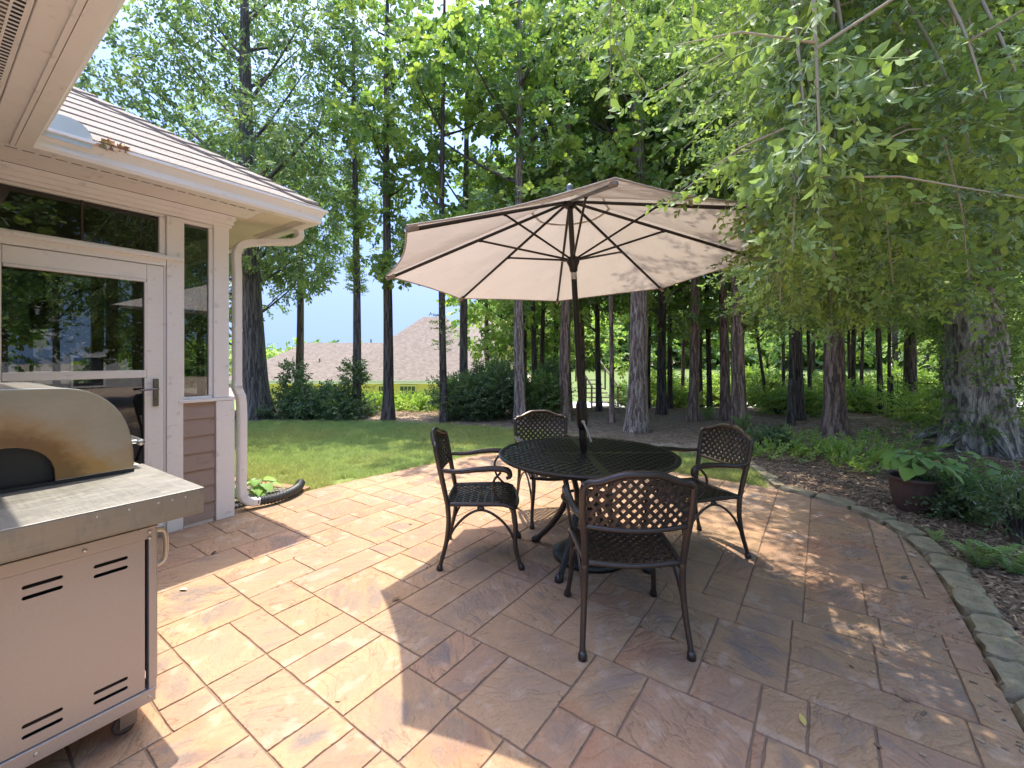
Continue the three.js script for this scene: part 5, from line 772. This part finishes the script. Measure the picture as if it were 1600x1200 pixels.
  for (let i = 0; i < 14; i++) { const d = 1.25 + 0.9 * r(), l = d * (0.6 + 0.6 * r()), h = 1.75 + 1.1 * r() + (l < 0.75 * d ? 0.35 : 0); spray([d + 0.05, l + 0.18 * r(), h + 0.2], [d - 0.1, l - 0.2 * r(), h], 11, 0.85); }
  console.log('strands', strand, 'sprigs', lists.map((l) => l.length).join(), 'leaves', nLeaf);
}

// ------------------------------------------------------------------ grass, mulch, gravel
{
  const r = rng(71), blades = (seed, n, h, w) => { const q = rng(seed), pos = []; for (let i = 0; i < n; i++) { const a = q() * 6.28, b = q() * 6.28, x = (q() - 0.5) * 0.09, z = (q() - 0.5) * 0.09, L = h * (0.6 + 0.6 * q()), k = L * (0.5 + 0.8 * q()), wx = Math.cos(a) * w / 2, wz = Math.sin(a) * w / 2, tx = Math.cos(b) * k, tz = Math.sin(b) * k; pos.push(x - wx, 0, z - wz, x + wx, 0, z + wz, x + tx, L, z + tz); } const g = new THREE.BufferGeometry(); g.setAttribute('position', new THREE.Float32BufferAttribute(pos, 3)); g.computeVertexNormals(); return g; };
  const tufts = [blades(1, 22, 0.05, 0.006), blades(2, 22, 0.045, 0.006), blades(3, 20, 0.055, 0.006)], L = [[], [], []];
  for (let i = 0; i < 42000; i++) { const d = 3.6 + 6.4 * Math.pow(r(), 1.15), l = d * (-0.95 + 1.6 * r()), [x, z] = at(d, l); if (!inside(x, z, LAWN) && !(r() < 0.35 && depthOf(x, z) > 6.2 && !inside(x, z, PATIO) && inside(x + FW[0] * -0.45 * r(), z + FW[1] * -0.45 * r(), LAWN))) continue; if (noise(x * 5.1 + 40, z * 5.1 + 40) < 0.13) continue; const y = fbm(x * 0.8 + 50, z * 0.8 + 50, 3), dry = sstep(0.5, 0.7, fbm(x * 0.5 + 9, z * 0.5 + 70, 3)), v = 0.75 + 0.5 * r(); L[i % 3].push({ p: [x, -0.024, z], e: [0, r() * 6.28, 0], s: 0.7 + 0.5 * r() + d * 0.02, c: [lerp(lerp(0.3, 0.38, y), 0.48, dry * 0.5) * v, lerp(lerp(0.42, 0.46, y), 0.45, dry * 0.5) * v, 0.12 * v] }); }
  tufts.forEach((g, k) => scatter('grass', g, phys([1, 1, 1], 1, { transmission: 0.35, thickness: 0 }), L[k], scene, { label: ['short green turf of the lawn', 'yellowish blades among the lawn turf', 'taller blades among the lawn turf'][k], category: 'grass' }));
  // bark mulch on the bed, litter under the trees
  const chip = box(0.045, 0.006, 0.012), straw = box(0.11, 0.0022, 0.0028), mul = [], lit = [];
  for (let i = 0; i < 30000; i++) { const d = 1.7 + 6.5 * Math.pow(r(), 1.4), l = d * (0.3 + 1.1 * r()), [x, z] = at(d, l); if (!inside(x, z, BED)) continue; const v = 0.5 + 0.9 * r(), w = r() < 0.035 ? 2.6 : 1; mul.push({ p: [x, -0.012 + 0.012 * r(), z], e: [(r() - 0.5) * 0.9, r() * 6.28, (r() - 0.5) * 0.9], s: [0.5 + 1.0 * r(), 1, 0.5 + 1.1 * r()], c: [0.27 * v * w, 0.185 * v * w, 0.12 * v * w] }); }
  scatter('mulch', chip, mat([1, 1, 1], 0.95), mul, scene, { label: 'dark brown bark mulch of the right-hand bed', category: 'mulch' });
  for (let i = 0; i < 26000; i++) { const d = 7 + 5.5 * r(), l = d * (-0.7 + 1.9 * r()), [x, z] = at(d, l); if (inside(x, z, LAWN) || inside(x, z, BED)) continue; const v = 0.6 + 0.9 * r(); lit.push({ p: [x, groundY(x, z) + (d < 10 ? -0.025 : 0.005) + 0.015 * r(), z], e: [(r() - 0.5) * 0.4, r() * 6.28, (r() - 0.5) * 0.5], s: [0.7 + 0.8 * r(), 1.5, 1.5], c: [0.3 * v, 0.2 * v, 0.12 * v] }); }
  scatter('pine_straw', straw, mat([1, 1, 1], 0.95), lit, scene, { label: 'brown pine straw strewn under the trees', category: 'pine straw' });
  const peb = new THREE.IcosahedronGeometry(0.016, 1); peb.scale(1.3, 0.7, 1); const gr = []; for (let i = 0; i < 2600; i++) { const x = lerp(-5.3, -4.3, r()), z = lerp(-2.4, -1.66, r()); if (!inside(x, z, GRAVEL)) continue; const v = 0.4 + 1.1 * r(); gr.push({ p: [x, -0.004 + 0.012 * r(), z], e: [r() * 3, r() * 6, r() * 3], s: 0.5 + 0.9 * r(), c: [0.26 * v, 0.23 * v, 0.21 * v] }); }
  scatter('gravel', peb, mat([1, 1, 1], 0.9), gr, scene, { label: 'grey gravel in the corner by the downspout', category: 'gravel' });
  // ground cover at the back of the bed
  const cover = [[], []], add = (px, py, n, s, green) => { const [cx, cz] = spot(px, py); for (let i = 0; i < n; i++) { const a = r() * 6.28, q = Math.sqrt(r()), x = cx + Math.cos(a) * q * s, z = cz + Math.sin(a) * q * s, c = GREEN[green][Math.floor(r() * 3)], dir = V(Math.cos(a) * 0.6 + r() - 0.5, 0.35 + 0.5 * r(), Math.sin(a) * 0.6 + r() - 0.5).normalize(); cover[i % 2].push({ p: [x, 0.01 + 0.1 * r() * (1 - q), z], q: aim(dir, r() - 0.5), s: 0.6 + 0.5 * r(), c }); } };
  for (const [px, py, n, s] of [[1215, 712, 40, 0.4], [1255, 705, 45, 0.5], [1300, 712, 70, 0.5], [1345, 716, 70, 0.4], [1330, 735, 30, 0.2], [1390, 700, 45, 0.5], [1440, 688, 45, 0.7], [1240, 690, 30, 0.4]]) add(px, py, n, s, px < 1400 ? 'lime' : 'maple');
  TWIG.bush.forEach((g, k) => scatter('ground_cover', g, leafM, cover[k], scene, { label: k ? 'second layer of low leafy ground cover behind the bed' : 'low leafy ground cover behind the mulch bed', category: 'plants' }));
}
// ------------------------------------------------------------------ stone edging of the patio and brick edging of the gravel
{
  const stoneTex = texture(512, 512, (u, v) => { const a = fbm(u * 7, v * 7, 4, 7), f = fbm(u * 60, v * 60, 3, 60), m = sstep(0.5, 0.68, fbm(u * 11 + 4, v * 11, 4, 256)); const k = 0.6 + 0.5 * a + 0.3 * (f - 0.5); return [lerp(0.36 * k, 0.2, m * 0.6), lerp(0.295 * k, 0.195, m * 0.6), lerp(0.19 * k, 0.09, m * 0.6)]; }, true, [2.2, 2.2]);
  const stoneB = texture(256, 256, (u, v) => fbm(u * 12, v * 12, 5, 12), false, [2.2, 2.2]), sm = mat(null, 0.95, { map: stoneTex, bumpMap: stoneB, bumpScale: 0.012 });
  const block = (w, h, d, seed) => { const g = new THREE.BoxGeometry(w, h, d, 5, 3, 5), p = g.attributes.position, q = g.index; for (let i = 0; i < p.count; i++) { let x = p.getX(i) / (w / 2), y = p.getY(i) / (h / 2), z = p.getZ(i) / (d / 2); const k = 1 - 0.1 * (Math.abs(x) ** 6 * Math.abs(z) ** 6) - 0.06 * Math.abs(y) ** 6 * (Math.abs(x) ** 12 + Math.abs(z) ** 12) ** 0.5; p.setXYZ(i, x * w / 2 * k + 0.045 * (noise(y * 2 + seed, z * 2 + 5) - 0.5), y * h / 2 * k + 0.016 * (noise(x * 2 + seed, z * 2) - 0.5), z * d / 2 * k + 0.035 * (noise(x * 2 + seed + 7, y * 2) - 0.5)); } const n = g.toNonIndexed(); g.computeVertexNormals(); return metricUV(g); };
  const e = thing('stone_edging', 'row of mossy cut stones edging the patio against the mulch', 'edging');
  const curve = new THREE.CatmullRomCurve3([[0.69, 0.6], [0.69, -2.4], [0.69, -3.4], [0.65, -4.12], [0.5, -4.68], [0.16, -5.1], [-0.32, -5.38], [-0.47, -5.75], [-0.78, -6.4], [-1.15, -7.0]].map(([x, z]) => V(x, 0, z)), false, 'centripetal'), Ltot = curve.getLength(); let s = 0, k = 0; const rr = rng(8);
  while (s < Ltot - 0.3) { const L = 0.2 + 0.17 * rr(), m = (s + L / 2) / Ltot, p = curve.getPointAt(m), g = curve.getTangentAt(m); const far = s > 6.3; const b = part('stone', block((far ? 0.1 : 0.14) + 0.05 * rr(), 0.1, L - 0.012, k * 3.7), sm, e); b.position.set(p.x, -0.032 + 0.012 * rr() - (far ? 0.01 : 0), p.z); b.rotation.y = Math.atan2(g.x, g.z) + (rr() - 0.5) * 0.06; s += L; k++; }
  const be = thing('brick_edging', 'short row of red bricks edging the gravel by the lawn', 'edging'), bm = mat([0.36, 0.2, 0.13], 0.9, { map: paintTex, bumpMap: stoneB, bumpScale: 0.006 });
  for (let i = 0; i < 9; i++) { const t = i / 8, b = part('brick', metricUV(rbox(0.2, 0.06, 0.1, 0.006)), bm, be); b.position.set(lerp(-4.42, -5.75, t), -0.008 + 0.004 * (i % 3), lerp(-2.37, -1.98, Math.pow(t, 0.8))); b.rotation.y = 0.25 + 0.06 * (i % 2); }
}
// ------------------------------------------------------------------ plants with large leaves, pot, ferns
{
  const r = rng(91), hostaM = [[0.25, 0.42, 0.075], [0.31, 0.5, 0.085], [0.19, 0.35, 0.07]].map((c) => phys(c, 1, { transmission: 0.4, thickness: 0 })), shapes = [0, 1, 2].map((k) => { const g = leafGeo(0.17 + 0.025 * k, 0.12 + 0.015 * k, 0.3, 0.3, 8); return g; });
  const hosta = (name, label, x, y, z, n, s, reach) => { const t = thing(name, label, 'plant', [x, y, z]); for (let i = 0; i < n; i++) { const a = i * 2.4 + r() * 0.6, q = (0.25 + 0.75 * (i / n)) * reach, h = 0.13 + 0.12 * (1 - i / n) + 0.03 * r(), c = V(Math.cos(a) * q, h * s, Math.sin(a) * q); part('leaf_stalk', tube([[0, 0, 0], [c.x * 0.5, c.y * 0.7, c.z * 0.5], [c.x, c.y, c.z]], 0.004, 5, 6, false), hostaM[2], t); const l = part('leaf', shapes[i % 3], hostaM[Math.floor(r() * 3)], t); l.position.copy(c); l.quaternion.copy(aim(V(Math.cos(a), 0.05 - 0.3 * i / n, Math.sin(a)).normalize(), (r() - 0.5) * 0.7)); l.scale.setScalar(s * (0.7 + 0.35 * r())); } return t; };
  // fluted pot
  const [px, pz] = spot(1428, 796), pot = thing('plant_pot', 'dark maroon fluted plant pot standing in the mulch bed', 'pot', [px, -0.03, pz]);
  { const prof = [[0.13, 0.0], [0.165, 0.04], [0.205, 0.14], [0.23, 0.25], [0.235, 0.31], [0.25, 0.315], [0.252, 0.345], [0.235, 0.35], [0.225, 0.33], [0.222, 0.27]], n = 96, pos = [], idx = []; prof.forEach(([q, y], i) => { for (let k = 0; k <= n; k++) { const a = k / n * 2 * Math.PI, f = i > 0 && i < 5 ? 1 - 0.05 * Math.pow(Math.abs(Math.sin((a + y * 0.9) * 8)), 0.35) + 0.035 : 1; pos.push(Math.cos(a) * q * f, y, Math.sin(a) * q * f); } }); for (let i = 0; i < prof.length - 1; i++) for (let k = 0; k < n; k++) { const a = i * (n + 1) + k; idx.push(a, a + n + 1, a + 1, a + 1, a + n + 1, a + n + 2); } const g = new THREE.BufferGeometry(); g.setAttribute('position', new THREE.Float32BufferAttribute(pos, 3)); g.setIndex(idx); g.computeVertexNormals(); part('body', metricUV(g), mat([0.115, 0.066, 0.056], 0.45, { map: paintTex }), pot); part('soil', cyl(0.222, 0.222, 0.02, 28, 0, 0.29, 0), mat([0.05, 0.035, 0.025], 1), pot); }
  pot.scale.set(0.76, 0.95, 0.76);
  hosta('hosta', 'large-leaved light green plant growing in the maroon pot', px, 0.28, pz, 34, 0.85, 0.24);
  { const [x, z] = spot(1590, 800); hosta('hosta', 'bright broad-leaved plant at the right frame edge', x, 0.08, z, 16, 1.05, 0.34); }
  { const [x, z] = spot(1535, 770); hosta('hosta', 'broad-leaved plant between the pot and the frame edge', x, 0, z, 16, 0.85, 0.34); }
  { const [x, z] = spot(1493, 742); hosta('hosta', 'broad-leaved plant behind the maroon pot', x, 0.02, z, 16, 0.9, 0.34); }
  { hosta('hosta', 'small yellow-green plant beside the downspout', -4.47, -0.02, -1.98, 18, 0.75, 0.15); }
  bush({ px: 1484, d: 3.78, R: 0.24, h: 0.42, n: 260, m: 12, leaf: 'small', green: 'dark', label: 'fine-leaved dark shrub leaning on the right side of the pot' });
  bush({ px: 1592, d: 3.2, R: 0.2, h: 0.5, n: 60, m: 9, leaf: 'small', green: 'dark', label: 'sparse twiggy shrub at the right frame edge in the mulch' });
  bush({ px: 1207, d: 6.6, R: 0.2, h: 0.22, n: 120, m: 8, leaf: 'bush', green: 'dark', label: 'low blue-green plant behind the right chair' });
  // ferns
  const frondG = (seed) => { const q = rng(seed), o = []; for (let i = 0; i < 13; i++) { const t = (i + 1) / 14, L = 0.075 * Math.sin(Math.PI * Math.pow(t, 0.6)) + 0.008; for (const s of [-1, 1]) { const g = broadLeaf(L, L * 0.32, 0.1); g.rotateY(-s * 1.25); g.translate(0.3 * t, 0.12 * Math.sin(t * 2.4), 0); g.deleteAttribute('uv'); o.push(g); } } return join(o); };
  const fr = [frondG(1), frondG(2)], fernM = [[0.3, 0.45, 0.07], [0.22, 0.36, 0.06]].map((c) => phys(c, 1, { transmission: 0.4, thickness: 0 }));
  for (const [qx, qy, n, label] of [[1530, 885, 11, 'light green fern in the mulch beside the stone edging'], [1585, 895, 9, 'light green fern at the right frame edge'], [1462, 845, 4, 'small fern sprout close to the stone edging'], [1105, 655, 9, 'fern between the pines behind the right chair'], [1160, 672, 8, 'fern at the foot of the pine pair']]) { const [x, z] = spot(qx, qy), t = thing('fern', label, 'fern', [x, -0.015, z]); for (let i = 0; i < n; i++) { const f = part('frond', fr[i % 2], fernM[i % 2], t); f.rotation.set(0, i * 2.4 + r(), 0.15 + 0.4 * r(), 'YXZ'); f.scale.setScalar((qy < 700 ? 1.2 : n < 6 ? 0.45 : 0.8) * (0.7 + 0.5 * r())); } }
  // bits of bark and dry leaf blown onto the slabs along the edging
  { const L = [], q = rng(17); for (let i = 0; i < 150; i++) { const t = q(), x = 0.58 - Math.pow(q(), 2.2) * 0.5 - (i % 9 ? 0 : q() * 3.5), z = -0.9 - 4.0 * t; if (!inside(x, z, PATIO)) continue; const v = 0.5 + q(); L.push({ p: [x, 0.004, z], e: [(q() - 0.5) * 0.5, q() * 6.3, (q() - 0.5) * 0.5], s: [0.25 + 0.5 * q(), 1, 0.4 + 0.6 * q()], c: [0.3 * v, 0.22 * v, 0.14 * v] }); } scatter('leaf_litter', box(0.04, 0.003, 0.012), mat([1, 1, 1], 0.95), L, scene, { label: 'bits of bark and dry leaf on the slabs along the edging', category: 'litter' }); }
  // fallen leaves on the slabs
  const lg = leafGeo(0.055, 0.022, 0.4, -0.1, 4);
  for (const [qx, qy, c, a, label] of [[281, 922, [0.55, 0.5, 0.38], 0.4, 'pale curled leaf on the slabs near the grill'], [1258, 1137, [0.5, 0.4, 0.12], 1.9, 'yellow fallen leaf on the shaded slabs'], [1408, 905, [0.1, 0.08, 0.06], 0.9, 'dark fallen leaf near the right patio edge'], [1432, 872, [0.5, 0.45, 0.36], 2.5, 'pale fallen leaf against the stone edging'], [330, 868, [0.06, 0.05, 0.04], 2.2, 'small dark leaf in the shade by the door'], [612, 940, [0.2, 0.14, 0.08], 1.2, 'brown leaf on the sunlit slabs left of the table']]) { const [x, z] = spot(qx, qy), m = single('fallen_leaf', lg.clone(), mat(c, 0.85), label, 'leaf', null, [x, 0.006, z]); m.rotation.y = a; }
}
// ------------------------------------------------------------------ neighbour's house down the slope
{
  const D = 24, hx = (px, d = D) => (px - 800) / 675 * d;
  const [ox, oz] = at(D, 0), n = thing('neighbour_house', 'yellow house with broad hipped shingle roof beyond the left trees', 'house', [ox, 0, oz], YAW);
  // own axes: x to the right of the view, -z away from it
  const roofTex = texture(1024, 512, (u, v) => { const row = Math.floor(v * 64), k = 0.6 + 0.35 * noise(u * 64 + row * 17, row * 3.3, 256) + 0.3 * noise(u * 300, v * 300); return [0.21 * k, 0.168 * k, 0.135 * k]; }, true, [0.11, 0.11]);
  const roofM = mat(null, 0.95, { map: roofTex }), wallM = mat([0.8, 0.66, 0.34], 0.8, { bumpMap: texture(64, 256, (u, v) => 1 - (v * 16) % 1, false, [0.3, 0.4]), bumpScale: 0.02 }), whiteM = mat([0.72, 0.68, 0.58], 0.6), paneM = mat([0.08, 0.09, 0.1], 0.15);
  const E = 0.12, B = -2.7, x0 = hx(372), xm = hx(520), x1 = hx(792);
  part('wall', [span(x0, x1, B, E, -0.5, -12)].map((g) => metricUV(g)), wallM, n);
  const hip = (xa, xb, za, zb, e, top, in1, inz) => { const o = 0.22, A = [xa - o, e, za + o], Bq = [xb + o, e, za + o], C = [xb + o, e, zb - o], Dq = [xa - o, e, zb - o], P = [xa + in1, top, (za + zb) / 2 + inz], Q = [xb - in1, top, (za + zb) / 2 + inz], f = []; const tri = (...p) => f.push(...p.flat()); tri(A, Bq, Q); tri(A, Q, P); tri(Bq, C, Q); tri(C, Dq, P); tri(C, P, Q); tri(Dq, A, P); const g = new THREE.BufferGeometry(); g.setAttribute('position', new THREE.Float32BufferAttribute(f, 3)); g.computeVertexNormals(); const uv = [], p = g.attributes.position, nn = g.attributes.normal; for (let i = 0; i < p.count; i++) uv.push(Math.abs(nn.getX(i)) > Math.abs(nn.getZ(i)) ? p.getZ(i) : p.getX(i), (p.getY(i)) * 1.9); g.setAttribute('uv', new THREE.Float32BufferAttribute(uv, 2)); return g; };
  const roof = part('roof', hip(xm - 0.3, x1 + 0.1, -0.5, -9.5, E, 4.15, 4.3, 0), roofM, n);
  part('left_roof', hip(x0 - 1, xm + 6.5, -0.52, -6, E + 0.004, 2.35, 3.2, 0), roofM, roof); part('rear_roof', hip(xm + 4.5, x1 + 1.2, -6, -13, 2.2, 4.7, 3, 0), roofM, roof);
  for (const [px, y, z] of [[478, 0.75, -1.7], [543, 2.0, -4], [640, 1.9, -3.5]]) part('vent_pipe', cyl(0.05, 0.05, 0.5, 8, hx(px), y + 0.35, z), mat([0.2, 0.2, 0.2], 0.6), roof);
  part('eave_board', [span(x0 - 1.3, x1 + 0.6, E - 0.16, E + 0.02, -0.08, -0.04), span(x0 - 1.3, x1 + 0.55, E - 0.17, E - 0.165, -0.5, -0.085)], whiteM, n);
  for (const [pa, pb] of [[588, 602], [622, 646]]) { const a = hx(pa), b = hx(pb), w = part('window', [span(a, b, -1.05, -0.22, -0.45, -0.49)], paneM, n), f = [span(a - 0.06, b + 0.06, -0.22, -0.14, -0.42, -0.5), span(a - 0.06, b + 0.06, -1.43, -1.05, -0.22, -0.5), span(a - 0.06, a, -1.05, -0.22, -0.42, -0.5), span(b, b + 0.06, -1.05, -0.22, -0.42, -0.5)]; for (let k = 1; k < 4; k++) f.push(span(lerp(a, b, k / 4) - 0.012, lerp(a, b, k / 4) + 0.012, -1.05, -0.22, -0.43, -0.449)); for (let k = 1; k < 3; k++) f.push(span(a, b, lerp(-1.05, -0.22, k / 3) - 0.012, lerp(-1.05, -0.22, k / 3) + 0.012, -0.431, -0.4485)); part('window_frame', f, whiteM, w); }
  part('upper_wall', [metricUV(span(xm + 5, x1 + 0.9, 0.5, 2.24, -6.2, -12))], wallM, n);
  for (let k = 0; k < 3; k++) { const a = hx(758, 30) + k * 0.3; const w = part('window', span(a, a + 0.22, 1.4, 2.05, -6.15, -6.19), paneM, n); part('window_frame', [span(a - 0.04, a, 1.36, 2.09, -6.13, -6.19), span(a + 0.22, a + 0.26, 1.36, 2.09, -6.13, -6.19)], whiteM, w); }
}
// ------------------------------------------------------------------ house off to the right, mirrored in the door panes
{
  const h = thing('grey_house', 'pale grey gabled house mirrored in the glass of the porch door', 'house', [19, -0.5, -3.2], -Math.PI / 2), wm = mat([0.5, 0.5, 0.5], 0.8), rm = mat([0.2, 0.19, 0.18], 0.9), wh = mat([0.75, 0.74, 0.72], 0.6);
  part('wall', [extrude([[-3.6, 0], [3.6, 0], [3.6, 4], [0, 7], [-3.6, 4]], 8)], wm, h, { pos: [0, 0, -8] });
  part('roof', [extrude([[-4, 3.8], [0, 7.12], [4, 3.8], [4, 3.95], [0, 7.3], [-4, 3.95]], 8.8)], rm, h, { pos: [0, 0, -8.4] });
  for (const [x, y] of [[-1.6, 2.6], [1.6, 2.6], [0, 4.6], [-1.6, 0.6], [1.6, 0.6]]) { const w = part('window', span(x - 0.5, x + 0.5, y, y + 1.3, 0.01, 0.03), mat([0.05, 0.06, 0.07], 0.1), h); part('window_frame', [span(x - 0.58, x - 0.5, y - 0.08, y + 1.38, 0.01, 0.06), span(x + 0.5, x + 0.58, y - 0.08, y + 1.38, 0.01, 0.06), span(x - 0.5, x + 0.5, y + 1.3, y + 1.38, 0.01, 0.06), span(x - 0.5, x + 0.5, y - 0.08, y, 0.01, 0.06), span(x - 0.5, x + 0.5, y + 0.62, y + 0.67, 0.031, 0.05)], wh, w); }
  // trees off to the right of the frame, also mirrored
  const r = rng(55); for (const [x, z, H, R, label] of [[9, -4.6, 8, 2.4, 'tree off to the right of the bed, nearest the mirrored house'], [10.5, -2.0, 9, 2.6, 'tree off to the right, before the mirrored house'], [12, -0.4, 9, 2.8, 'tree off to the right, left of the mirrored house'], [9.5, 1.4, 7, 2.6, 'tree off to the right nearest the house wall']]) { const d = depthOf(x, z), l = sideOf(x, z), t = thing('tree', label, 'tree', [x, 0, z]), list = [], limbs = []; part('trunk', trunkGeo(0.16, (y) => V(0.05 * Math.sin(y), y, 0), H, 0.4, x, 12), BARK.oak, t); for (let i = 0; i < 22; i++) { const a = i * 2.4, q = R * Math.sqrt(r()), hh = 2 + (H - 2) * i / 22, c = V(Math.cos(a) * q * 0.8, hh, Math.sin(a) * q * 0.8); limbs.push(tube([[0, hh - 0.6, 0], [c.x * 0.5, hh - 0.3, c.z * 0.5], [c.x, hh, c.z]], [0.04, 0.02, 0.008], 5, 0, false)); clumpTwigs(list, r, c, [0.9, 0.6], 70, GREEN.maple, { size: 1.4 }); } part('limbs', limbs, BARK.dark, t, { kind: 'stuff' }); spread('crown', 'maple', list, t); }
}
// ------------------------------------------------------------------ wooden steps and metal fence among the trees
{
  const [x, z] = at(16.5, (947 - 800) / 675 * 16.5), s = thing('garden_steps', 'weathered wooden garden steps with handrails far behind the umbrella pole', 'steps', [x, groundY(x, z) - 0.1, z], YAW), wood = mat([0.2, 0.17, 0.14], 0.9);
  for (let k = 0; k < 7; k++) part('tread', span(-0.5 - 0.05 * k, 0.4 - 0.05 * k, 0.1 + k * 0.16, 0.14 + k * 0.16, -k * 0.28, -k * 0.28 - 0.3), wood, s);
  for (const e of [-0.55, 0.45]) { part('handrail', tube([[e, 0.9, 0.1], [e - 0.35, 2.0, -2]], 0.035, 6), wood, s); for (let k = 0; k < 4; k++) part('post', span(e - 0.11 * k - 0.03, e - 0.11 * k + 0.03, 0.1 + k * 0.3, 0.95 + k * 0.33, -k * 0.62 - 0.03, -k * 0.62 + 0.03), wood, s); }
  const a = at(10.3, (1394 - 800) / 675 * 10.3), b = at(9.2, (1500 - 800) / 675 * 9.2), L = Math.hypot(b[0] - a[0], b[1] - a[1]), f = thing('metal_fence', 'low black metal picket fence left of the mottled trunk', 'fence', [a[0], 0, a[1]], Math.atan2(-(b[1] - a[1]), b[0] - a[0])), black = mat([0.02, 0.02, 0.02], 0.5);
  for (const y of [0.12, 0.78]) part('rail', span(0, L, y, y + 0.03, -0.012, 0.012), black, f);
  for (let k = 0; k * 0.11 < L; k++) part(k % 9 ? 'picket' : 'post', k % 9 ? span(k * 0.11 - 0.007, k * 0.11 + 0.007, 0, 0.88, -0.007, 0.007) : span(k * 0.11 - 0.022, k * 0.11 + 0.022, -0.02, 0.95, -0.022, 0.022), black, f);
}
renderer.render(scene, camera);
